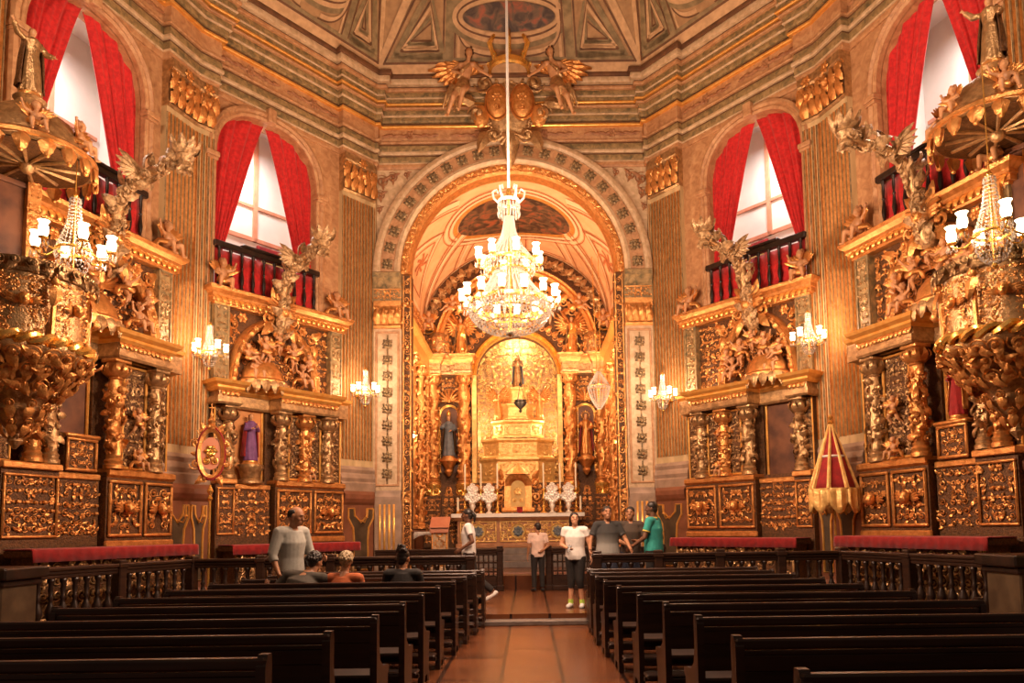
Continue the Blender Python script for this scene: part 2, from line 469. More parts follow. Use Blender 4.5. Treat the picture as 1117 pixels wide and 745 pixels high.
# floors
mb = MB(); mb.box(-9, 9, -3, 17.2, -.2, 0); struct(mb.build('floor', 'floor', None, smooth=False))
mb = MB(); mb.box(-7.2, 7.2, 11.85, 16.75, .001, .15); 
struct(mb.build('floor_platform', 'floor', None, smooth=False))
mb = MB(); mb.box(-1.35, 2.2, 11.55, 11.85, .001, .075, .01)
struct(mb.build('floor_step', 'step_stone', None, smooth=False))
for sgn, nm in ((-1, 'left'), (1, 'right')):
    mb = MB(); pts = [(5.35, 11.85), (6.3, 8.4), (7.55, 8.4), (7.55, 9.6), (6.9, 11.85)]
    P = [(sgn*x, y) for x, y in pts]
    if sgn > 0: P = P[::-1]
    P = P[::-1]
    mb.loft([[(x, y, .001) for x, y in P], [(x, y, .15) for x, y in P]])
    struct(mb.build('floor_'+nm, 'floor', None, smooth=False))
mb = MB(); mb.box(-3.4, 3.4, 16.75, 24.6, .001, .45); struct(mb.build('floor_chancel', 'floor', None, smooth=False))
mb = MB()
for k in range(3): mb.box(-2.5+.15*k, 2.5-.15*k, 20.2+.4*k, 23.2, .45+.17*k, .45+.17*(k+1), .01)
struct(mb.build('floor_altar_step', 'step_stone', None, smooth=False))

# entablature, swept along every wall and broken forward over the pilasters
JP = jog_path(.16)
def entab(name, m, prof):
    mb = MB(); mb.sweep(JP, prof); return struct(mb.build(name, m, None, smooth=False))
BANDS = [(10.40, .12, .05, 'marble_rose'), (10.52, .03, .08, 'marble_pale'), (10.55, .15, .07, 'marble_green'), (10.70, .04, .055, 'ceil_dark'), (10.74, .08, .11, 'marble_pale'), (10.82, .16, .08, 'marble_green'),
         (10.98, .04, .065, 'ceil_dark'), (11.02, .06, .12, 'marble_rose'), (11.08, .33, .07, 'marble_rose'), (11.41, .06, .15, 'gold_line'), (11.47, .06, .12, 'ceil_dark'), (11.53, .13, .17, 'marble_green'), (11.66, .04, .21, 'marble_pale'),
         (11.70, .12, .20, 'marble_green'), (11.82, .05, .27, 'marble_rose'), (11.87, .03, .24, 'ceil_dark'), (11.90, .05, .31, 'gold_line'), (11.95, .12, .26, 'marble_green'), (12.07, .035, .29, 'marble_pale'), (12.105, .135, .27, 'marble_green'),
         (12.24, .08, .34, 'marble_rose'), (12.32, .04, .31, 'ceil_dark'), (12.36, .14, .42, 'marble_pale'), (12.50, .12, .47, 'ceil_dark')]  # topmost band's dark colour stands for the shadow at the ceiling edge
for k_, (z_, h_, o_, m_) in enumerate(BANDS):
    entab('trim_%d' % (k_+1), m_, [(0, z_), (o_-.012, z_), (o_, z_+h_*.3), (o_, z_+h_*.7), (o_-.006, z_+h_), (0, z_+h_)])
# dark red foliage painted along the frieze
mb = MB()
for i in range(1, 6):
    p, q, d, n, L = seg(i)
    wa, wb = WING[i][1], WING[i+1][0]
    Mx = Matrix.Translation((p.x+n.x*.075, p.y+n.y*.075, 0)) @ Matrix(((d.x, n.x, 0, 0), (d.y, n.y, 0, 0), (0, 0, 1, 0), (0, 0, 0, 1)))
    m2 = mb.at(Mx); k = max(2, round((L-wa-wb)/1.6)); step = (L-wa-wb)/k
    for j in range(k):
        x = wa+(j+.5)*step
        for q_ in (1, -1):
            for e in range(5):
                a = (.12 if e % 2 else -.18) + (0 if q_ > 0 else pi)
                m2.leaf(x+q_*(.05+e*.12), 11.24, .17, a, .10, 0, .05, .2)
        m2.flower(x, 11.24, .12, 6)
struct(mb.build('trim_frieze', 'band_brown', None))

# baseboard strip under the altars
mb = MB(); mb.sweep(jog_path(.22), [(0, .15), (.05, .15), (.05, .42), (.02, .48), (0, .48)]); struct(mb.build('baseboard_nave', 'dado', None, smooth=False))

# ------------------------------------------------------------------ pilasters
PILNAMES = {1: 'beside the right pulpit at the frame edge', 2: 'between the two right balconies', 3: 'between the chancel arch and the right oblique balcony',
            4: 'between the chancel arch and the left oblique balcony', 5: 'between the two left balconies', 6: 'behind the left pulpit'}
def corner_path(i, wa, wb, off):
    p, q, d, n, L = seg(i-1); c = Vector(PATH[i]); d2, n2 = seg(i)[2], seg(i)[3]
    k = (n+n2)/(1+n.dot(n2))
    return [c-d*wa+n*off, c+k*off, c+d2*wb+n2*off]
for i in range(1, 7):
    wa, wb = WING[i]
    r = thing('pilaster', 'fluted olive pilaster with gold capital '+PILNAMES[i], 'pilaster', (*PATH[i], 0), 0, 'fluted pilasters of the nave')
    O = Vector(PATH[i])
    def cp(off, ea=0): return [tuple(v-O) for v in corner_path(i, wa+ea, wb+ea, off)]
    mb = MB(); mb.sweep(cp(0), [(0, 3.0), (.13, 3.0), (.13, 9.5), (0, 9.5)]); mb.build('shaft', 'shaft', r, smooth=False)
    g = MB()
    def along(fn, zfrom=0):
        for (w, dd, nn) in ((wa, -seg(i-1)[2], seg(i-1)[3]), (wb, seg(i)[2], seg(i)[3])):
            if w < .2: continue
            k = max(2, int(w/.088)); stp = w/k
            for j in range(k): fn(dd, nn, (j+.5)*stp, stp)
    def fil(dd, nn, u, stp):
        c = dd*u+nn*.125
        w = stp*.17
        a, b_ = c-dd*w, c+dd*w; e = c+nn*.045
        g.loft([[(a.x, a.y, z), (e.x, e.y, z), (b_.x, b_.y, z)] for z in (3.15, 9.38)])
    along(fil); g.build('gilt_fillet', 'gold', r)
    f = MB()
    def flu(dd, nn, u, stp):
        for o_ in (-.5, .5):
            c = dd*(u+o_*stp*.86)+nn*.13
            w = stp*.13
            a, b_ = c-dd*w, c+dd*w
            e = c+nn*.022
            f.loft([[(a.x, a.y, z), (e.x, e.y, z), (b_.x, b_.y, z)] for z in (3.15, 9.38)])
    along(flu); f.build('flute_rib', 'marble_green', r)
    mb = MB(); mb.sweep(cp(0, .03), [(0, 2.42), (.24, 2.42), (.24, 2.6), (.20, 2.64), (.22, 2.72), (.19, 2.80), (.16, 2.84), (.18, 2.92), (.14, 3.0), (0, 3.0)]); mb.build('base', 'stone', r, smooth=False)
    mb = MB(); mb.sweep(cp(0, .02), [(0, .15), (.30, .15), (.30, .4), (.24, .46), (.24, 2.1), (.30, 2.16), (.34, 2.24), (.34, 2.34), (.26, 2.42), (0, 2.42)]); mb.build('pedestal', 'dado', r, smooth=False)
    # capital: acanthus, volutes, abacus
    mb = MB(); mb.sweep(cp(0), [(0, 9.5), (.15, 9.5), (.19, 9.54), (.15, 9.6), (.16, 9.95), (.22, 10.2), (.26, 10.24), (.26, 10.4), (0, 10.4)]); cap = mb.build('capital', 'gold_old', r, smooth=False)
    lf = MB()
    for (w, dd, nn) in ((wa, -seg(i-1)[2], seg(i-1)[3]), (wb, seg(i)[2], seg(i)[3])):
        if w < .2: continue
        Mx = Matrix(((dd.x, nn.x, 0, nn.x*.15), (dd.y, nn.y, 0, nn.y*.15), (0, 0, 1, 0), (0, 0, 0, 1)))
        m2 = lf.at(Mx); k = max(2, round(w/.2)); st = w/k
        for j in range(k):
            m2.leaf((j+.5)*st, 9.58, .40, pi/2, .17, .01, .42, .25 if j % 2 else -.25); m2.leaf((j+1)*st-.04, 9.82, .36, pi/2, .15, .04, .5, 0); m2.scroll((j+.5)*st, 10.06, .085, j*2.1, 1.4, 1 if j % 2 else -1, .02, .06); m2.ball(((j+.9)*st, .06, 9.74), .03, 6, 4); m2.leaf((j+.5)*st, 9.95, .18, pi/2+(1.2 if j % 2 else -1.2), .1, .05, .4, .4)
        m2.scroll(w-.08, 10.12, .14, 0, 1.6, 1, .03, .05); m2.scroll(.14, 10.12, .12, pi, 1.6, -1, .03, .05)
        m2.flower(w/2, 10.28, .12, 6, .1); m2.cherub_head(w*.5, 9.98, .09, .06)
    lf.build('acanthus', 'gold', cap)
    # dado cartouche with a gilt outline and candle bracket
    ct = MB(); pn = MB()
    for (w, dd, nn) in ((wa, -seg(i-1)[2], seg(i-1)[3]), (wb, seg(i)[2], seg(i)[3])):
        if w < .3: continue
        Mx = Matrix(((dd.x, nn.x, 0, nn.x*.245), (dd.y, nn.y, 0, nn.y*.245), (0, 0, 1, 0), (0, 0, 0, 1)))
        c2, p2 = ct.at(Mx), pn.at(Mx); xm = w*.5; hw = w*.36
        ol = [(xm-hw, 2.02), (xm-hw*.55, 2.02), (xm-hw*.5, 1.86), (xm-.0, 1.70), (xm+hw*.5, 1.86), (xm+hw*.55, 2.02), (xm+hw, 2.02),
              (xm+hw, 1.80), (xm+hw*.62, 1.58), (xm+hw*.55, 1.3), (xm+hw*.6, .62), (xm-hw*.6, .62), (xm-hw*.55, 1.3), (xm-hw*.62, 1.58), (xm-hw, 1.80)]
        c2.tube([(x, .01, z) for x, z in ol]+[(ol[0][0], .01, ol[0][1])], .024, 5)
        p2.prism([(x, z) for x, z in ol][::-1], -.012, .006)
        c2.tube([(xm, .0, 1.75), (xm, .14, 1.70), (xm, .2, 1.80)], .014, 6); c2.lathe([(.0, 0), (.045, .01), (.03, .03), (.02, .05)], 8, (xm, .2, 1.80))
        c2.tube([(xm, .2, 1.84), (xm, .2, 2.02)], .014, 6)
    ct.build('cartouche_outline', 'gold_line', r); pn.build('cartouche_panel', 'dado_dark', r, smooth=False)

# ------------------------------------------------------------------ chancel arch with its piers
ar = thing('chancel_arch', 'great round arch with bronze rosettes framing the bright chancel', 'arch', (0, FARZ-.15, 0), pi)
mb = MB()
mb.arc(0, ACZ, 0, 0, 0, pi, 48, [(3.20, -.14), (3.20, .12), (3.26, .16), (3.34, .14), (3.38, .10), (3.38, -.14)]); mb.build('outer_moulding', 'marble_pale', ar)
mb = MB(); mb.arc(0, ACZ, 0, 0, 0, pi, 48, [(2.84, -.14), (2.84, .06), (3.20, .06), (3.20, -.14)]); mb.build('rosette_band', 'marble_rose', ar)
mb = MB(); mb.arc(0, ACZ, 0, 0, 0, pi, 48, [(2.72, -.14), (2.72, .10), (2.78, .14), (2.86, .10), (2.86, -.14)]); mb.build('inner_moulding', 'marble_pale', ar)
ros = MB(); ros.flower(0, 0, .17, 7); ros.ball((0, .06, 0), .07, 8, 5)
for k in range(4): ros.leaf(0, 0, .20, pi/4+k*pi/2, .1, 0, .4, .2)
ros_me = None
def rosette_at(parent, x, z, y, rot=0, sc=1):
    global ros_me
    if ros_me is None:
        o = ros.build('rosette', 'rosettes', parent); ros_me = o.data
    else: o = part('rosette', ros_me, parent)
    o.location = (x, y, z); o.rotation_euler = (0, rot, 0); o.scale = (sc,)*3
for k in range(23):
    a = pi*(k+.5)/23
    rosette_at(ar, 3.03*cos(a), ACZ+3.03*sin(a), .065, -a, .85)
# carved gilt soffit
sf = MB(); sf.arc(0, ACZ, 0, 0, 0, pi, 48, [(2.50, -.42), (2.50, -.08), (2.56, -.02), (2.72, -.02), (2.72, -.42)]); sof = sf.build('soffit', 'gold', ar)
sf = MB()
sf.warp = lambda x, y, z: ((2.52-0+z)*cos(x), -.03+y, ACZ+(2.52+z)*sin(x)) 
for k in range(44):
    a = pi*(k+.5)/44
    m3 = MB(); m3.v, m3.f = sf.v, sf.f
    Mx = Matrix.Translation((2.62*cos(a), -.02, ACZ+2.62*sin(a))) @ Matrix.Rotation(pi/2-a, 4, 'Y')
    m3.M = Mx
    if k % 2: m3.shell(0, -.05, .13)
    else:
        m3.scroll(0, 0, .10, 0, 1.3, 1); m3.leaf(0, 0, .16, .6, .09); m3.leaf(0, 0, .16, 2.4, .09)
sf.build('soffit_carving', 'gold', sof)
PIER = ('on the left of the chancel arch', 'on the right of the chancel arch')
for q, nm in ((1, PIER[0]), (-1, PIER[1])):   # local +x is the viewer's left
    r = thing('arch_pier', 'pale arch pier with a column of bronze rosettes '+nm, 'pier', (-q*3.03, FARZ, 0), pi, 'piers of the chancel arch')
    w = .33
    mb = MB(); mb.box(-w, w, 0, .16, 2.45, 6.35); mb.build('shaft', 'marble_pale', r, smooth=False)
    mb = MB(); mb.frame(-w+.04, w-.04, 2.55, 6.28, .05, .035, .16); mb.build('panel_frame', 'marble_rose', r, smooth=False)
    for k in range(9): rosette_at(r, 0, 2.85+k*.39, .165, 0, .78)
    st = MB(); st.tube([(0, .17, 2.6), (0, .17, 6.2)], .02, 5); st.build('garland_stem', 'rosettes', r)
    mb = MB(); mb.sweep([(w, 0), (w, .02), (-w, .02), (-w, 0)][::-1] if False else [(-w, .0), (w, .0)], [(0, 2.2), (.24, 2.2), (.24, 2.3), (.19, 2.38), (.17, 2.45), (0, 2.45)]); mb.build('base', 'stone', r, smooth=False)
    mb = MB(); mb.box(-w-.02, w+.02, 0, .24, .15, 2.2); mb.build('pedestal', 'stone', r, smooth=False)
    mb = MB()
    for k in range(4): mb.box(-.20+k*.11, -.15+k*.11, .24, .26, .5, 2.12, .006)
    mb.build('gilt_bar', 'gold_line', r)
    mb = MB(); mb.sweep([(-w, .0), (w, .0)], [(0, 6.35), (.2, 6.35), (.22, 6.42), (.18, 6.46), (.19, 6.8), (.26, 6.9), (.26, 6.98), (0, 6.98)]); cap = mb.build('capital', 'gold', r, smooth=False)
    lf = MB()
    for k in range(4): lf.leaf(-.24+k*.16, 6.46, .36, pi/2, .17, .19, .7, 0)
    lf.scroll(.26, 6.84, .09, 0, 1.5, 1, .022, .2); lf.scroll(-.26, 6.84, .09, pi, 1.5, -1, .022, .2); lf.build('acanthus', 'gold', cap)
    mb = MB(); mb.sweep([(-w, .0), (w, .0)], [(0, 6.98), (.17, 6.98), (.17, 7.36), (.24, 7.42), (.30, 7.52), (.36, 7.56), (.36, 7.68), (.3, 7.72), (0, 7.72)]); mb.build('impost', 'marble_green', r, smooth=False)
    mb = MB(); mb.box(-w, w, .17, .185, 7.0, 7.04); mb.box(-w-.0, w, .17, .20, 7.3, 7.33); mb.relief(-w, w, 7.06, 7.3, .13, 5, .17); mb.build('impost_carving', 'gold', r)
    # carved inner jamb
    mb = MB(); x0, x1 = (-w-.22, -w-.02) if q > 0 else (w+.02, w+.22)
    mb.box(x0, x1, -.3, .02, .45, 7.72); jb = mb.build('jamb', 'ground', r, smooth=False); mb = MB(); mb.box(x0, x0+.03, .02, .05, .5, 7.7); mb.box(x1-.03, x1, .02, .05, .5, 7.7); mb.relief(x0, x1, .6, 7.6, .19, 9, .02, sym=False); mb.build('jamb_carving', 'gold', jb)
# spandrel carving between arch and pilaster
for q, nm in ((1, 'left'), (-1, 'right')):
    mb = MB()
    for (x, z, s_) in ((3.2, 10.1, .17), (2.95, 10.2, .15), (3.25, 9.75, .14), (2.6, 10.28, .10), (3.28, 9.4, .10)):
        mb.scroll(q*x, z, s_, 1 if q > 0 else 2, 1.3, q); mb.leaf(q*x, z, s_*1.5, 2.5 if q > 0 else .6); mb.leaf(q*x, z, s_*1.4, 4.4 if q > 0 else -1.3)
    o = mb.build('spandrel_carving', 'band_brown', None); o.location = (0, FARZ-.002, 0); o.rotation_euler = (0, 0, pi)
    tag(o, 'small brown leaf carving in the spandrel %s of the chancel arch' % nm, 'carving', 'spandrel carvings')

# ------------------------------------------------------------------ balconies
BN = {'left_oblique': 'left balcony nearest the chancel arch', 'left': 'left balcony above the left pulpit', 'right_oblique': 'right balcony nearest the chancel arch', 'right': 'right balcony above the right pulpit'}
k_ = 0
for nm, b in BAY.items():
    k_ += 1
    P, rz, sg, xc, w = b['P'], b['rz'], b['sg'], b['oc'], b['ow']; x0, x1 = xc-w/2, xc+w/2
    loc = (*P, 0)
    def place(o): o.location = loc; o.rotation_euler = (0, 0, rz); return o
    # moulded surround
    mb = MB(sg)
    pts = [(x1, ZO+.1), (x1, ZS)]+arch_pts(xc, w)[1:-1]+[(x0, ZS), (x0, ZO+.1)]
    psweep(mb, pts, [(0, -.02), (0, .10), (-.05, .13), (-.10, .10), (-.14, .15), (-.20, .13), (-.22, .05), (-.22, -.02)])
    for xx in (x0-.11, x1+.11):
        mb.box(xx-.14, xx+.14, 0, .20, ZS-.12, ZS-.02, .015); mb.box(xx-.12, xx+.12, 0, .17, ZS-.18, ZS-.12, .01)
    mb.box(xc-.10, xc+.10, 0, .2, ZT+.0, ZT+.3, .02)
    o = place(mb.build('window_surround', 'marble_rose', None, ang=25)); struct(o); o.name = 'trim_surround'
    # tribune room behind
    mb = MB(sg); D = -1.7
    mb.add([(x0-.7, D, ZO-.1), (x1+.7, D, ZO-.1), (x1+.7, D, 11), (x0-.7, D, 11), (x0-.7, -.36, ZO-.1), (x1+.7, -.36, ZO-.1), (x1+.7, -.36, 11), (x0-.7, -.36, 11)],
           [(0, 1, 2, 3), (0, 4, 5, 1), (0, 3, 7, 4), (1, 5, 6, 2), (3, 2, 6, 7)])
    struct(place(mb.build('wall_tribune_'+nm, 'plaster', None, smooth=False)))
    # joinery on the tribune's far wall: a window above a door panel
    wn = place(empty('window_%d' % k_)); struct(wn)
    mb = MB(sg); zz = 8.34; xs = xc-.75
    mb.box(x0-.6, x1+.6, D, D+.06, zz, zz+.09); mb.box(xs-.05, xs+.05, D, D+.06, zz, 10.9); mb.box(x0-.6, x1+.6, D, D+.05, 9.15, 9.22)
    mb.box(x1+.1, x1+.2, D, D+.06, ZO, 10.9)
    mb.build('window_frame', 'salmon', wn, smooth=False)
    mb = MB(sg); mb.frame(xc-1.75, xc-.80, ZO, zz-.06, .12, .07, D); mb.build('door_frame', 'redcloth', wn, smooth=False)
    mb = MB(sg); mb.box(xc-1.63, xc-.92, D, D+.03, ZO, zz-.18); mb.frame(xc-1.5, xc-1.05, ZO+.5, zz-.4, .05, .03, D+.03); mb.build('door_panel', 'ochre', wn, smooth=False)
    # curtains, parted like a tent
    for q in (-1, 1):
        mb = MB(sg); NU, NV = 44, 30; vs = []; fs = []
        for iv in range(NV+1):
            t = iv/NV
            for iu in range(NU+1):
                u = iu/NU
                xt = xc+q*(w/2+.05)*(1-u)
                aa = min(1, abs(xt-xc)/(w/2))
                zt = ZS+(ZT-ZS)*max(0, 1-(aa**1.25)**2)**.44 + .07
                xb = xc+q*(w/2+.04-u*.24)
                e = t**(.80) if t < 1 else 1
                e = .55*t+.45*(t**.5)*t**.2
                x = xt+(xb-xt)*e
                z = zt+(7.0-zt)*t - .10*sin(pi*t)*u
                y = -.14+.045*sin(u*2*pi*7+.8*sin(3*t))*(.35+.65*t)+.03*sin(u*2*pi*3+q)
                vs.append((x, y, z))
        for iv in range(NV):
            for iu in range(NU):
                a = iv*(NU+1)+iu; fs.append((a, a+1, a+NU+2, a+NU+1))
        mb.add(vs, fs)
        o = place(mb.build('curtain', 'curtain', None, ang=180))
        sm = o.modifiers.new('thick', 'SOLIDIFY'); sm.thickness = .012; sm.offset = 0
        side = 'far' if q < 0 else 'near'
        tag(o, 'red damask curtain swept to the %s jamb of the %s' % ({-1: 'far', 1: 'near'}[q], BN[nm]), 'curtain', 'red tribune curtains')
    # balustrade on the ledge and the red cloth behind it
    zl = b['ledge']
    r = thing('balcony_balustrade', 'black turned balustrade of the '+BN[nm], 'balustrade', loc, rz, 'balcony balustrades')
    mb = MB(sg); mb.box(x0-.05, x1+.05, .06, .20, zl+.86, zl+.98, .02); mb.box(x0+.55, x1-.55, .05, .22, zl+.98, zl+1.04, .02); mb.build('handrail', 'wood_black', r, smooth=False)
    mb = MB(sg); mb.box(x0-.05, x1+.05, .08, .20, zl, zl+.07, .01); mb.build('bottom_rail', 'wood_black', r, smooth=False)
    bp = MB(); bp.lathe([(.036, 0), (.04, .05), (.022, .09), (.036, .16), (.044, .24), (.03, .36), (.02, .44), (.034, .47), (.02, .50), (.028, .62), (.022, .72), (.038, .76), (.038, .80)], 10)
    n = 10; me = None
    for k in range(n):
        x = sg*(x0+.08+(w-.16)*k/(n-1))
        if me is None: o = bp.build('baluster', 'wood_black', r); me = o.data
        else: o = part('baluster', me, r)
        o.location = (x, .14, zl+.065)
    mb = MB(sg); vs, fs = [], []; NU = 40
    for iu in range(NU+1):
        x = x0+.03+(w-.06)*iu/NU; y = .05+.015*sin(iu*1.3)
        vs += [(x, y, zl+.01), (x, y, zl+.84)]
    fs = [(2*i, 2*i+2, 2*i+3, 2*i+1) for i in range(NU)]
    mb.add(vs, fs); o = place(mb.build('balustrade_cloth', 'curtain', None)); o.modifiers.new('thick', 'SOLIDIFY').thickness = .01
    tag(o, 'red cloth hanging behind the balusters of the '+BN[nm], 'cloth', 'red balustrade cloths')
# ------------------------------------------------------------------ carved figures
def limb_figure(mb, J, robe=False):
    """torso, limbs and head around a joint table J (see people)"""
    pass

def putto_mesh(pose, name):
    b = MB()
    # chubby child about .55 m tall, seated or flying, facing +y
    b.ball((0, 0, .10), (.075, .07, .085), 10, 7); b.ball((0, .01, .21), (.072, .062, .085), 10, 7); b.capsule((0, 0, .27), (0, .01, .31), .03, .03, 8)
    b.ball((0, .02, .375), (.058, .063, .07), 10, 8); b.ball((0, .085, .365), (.012, .014, .014), 6, 4); b.ball((.03, .055, .352), .022, 6, 4); b.ball((-.03, .055, .352), .022, 6, 4)
    b.ball((0, -.005, .41), (.062, .058, .05), 10, 6)
    if pose == 0:    # seated, one arm raised
        legs = (((.045, .03, .07), (.07, .18, .09), (.065, .20, -.07), (.065, .25, -.08)), ((-.045, .03, .07), (-.10, .17, .10), (-.13, .18, -.06), (-.14, .23, -.07)))
        arms = (((.075, 0, .26), (.16, .03, .28), (.20, .05, .40)), ((-.075, 0, .26), (-.14, .05, .18), (-.10, .14, .13)))
    elif pose == 1:  # flying, striding
        legs = (((.045, 0, .06), (.07, .10, -.05), (.05, .02, -.18), (.06, .07, -.21)), ((-.045, 0, .06), (-.08, -.04, -.08), (-.10, -.16, -.16), (-.12, -.17, -.22)))
        arms = (((.075, 0, .26), (.15, .06, .20), (.20, .15, .26)), ((-.075, 0, .26), (-.16, .02, .32), (-.22, .06, .43)))
    else:            # reclining against a scroll
        legs = (((.045, .03, .07), (.15, .14, .12), (.27, .12, .02), (.31, .15, .0)), ((-.03, .03, .07), (.06, .17, .05), (.17, .20, -.05), (.21, .23, -.06)))
        arms = (((.075, 0, .26), (.15, .08, .20), (.20, .16, .22)), ((-.075, 0, .26), (-.17, .0, .22), (-.22, .05, .30)))
    for h, k, a, t in legs:
        b.capsule(h, k, .048, .036, 8); b.capsule(k, a, .036, .022, 8); b.capsule(a, t, .022, .016, 8)
    for s_, e, w in arms:
        b.capsule(s_, e, .032, .025, 8); b.capsule(e, w, .025, .017, 8); b.ball(w, .024, 6, 5)
    return remeshed(b, name, .011)
PUTTO = [putto_mesh(i, 'cherub_body') for i in range(3)]
wb = MB()
for k in range(6): wb.leaf(0, 0, .26-.02*k, .15+k*.26, .09, 0, .25, .35)
WING_ME = wb.mesh('wing'); WING_ME.materials.append(M['gold']); WING_ME.shade_smooth()
for me in PUTTO: me.materials.append(M['flesh'])
hb = MB()
for k in range(14):
    a = k*2.4; t = k/14
    hb.ball((.05*cos(a)*(1-.4*t), -.005+.05*sin(a)*(1-.4*t), .40+.05*t), .022, 6, 4)
HAIR_ME = hb.mesh('hair'); HAIR_ME.materials.append(M['band_brown']); HAIR_ME.shade_smooth()
sb = MB()
sb.tube([(-.11, .05, .10), (-.02, .10, .06), (.08, .08, .10), (.12, -.03, .13), (.17, -.06, .06), (.20, -.05, -.04)], [(.02, .05), (.03, .055), (.03, .05), (.03, .045), (.02, .05), (.008, .03)], 8)
SASH_ME = sb.mesh('sash'); SASH_ME.materials.append(M['gold']); SASH_ME.shade_smooth()
def putto(parent, pose, loc, rz=0, sc=1.0, wings=True, flip=1, name='cherub', m=None):
    o = part(name, PUTTO[pose], parent, loc, (0, 0, rz), (sc*flip, sc, sc))
    if wings:
        for q in (-1, 1): part('wing', WING_ME, o, (q*.04, -.06, .22), (0, 0, .4*q), (q, 1, 1))
    part('hair', HAIR_ME, o); part('sash', SASH_ME, o)
    return o
def putto_thing(label, pose, loc, rz, sc, flip=1, group=None):
    o = putto(None, pose, loc, rz, sc, True, flip, 'cherub_statue'); return tag(o, label, 'statue', group)

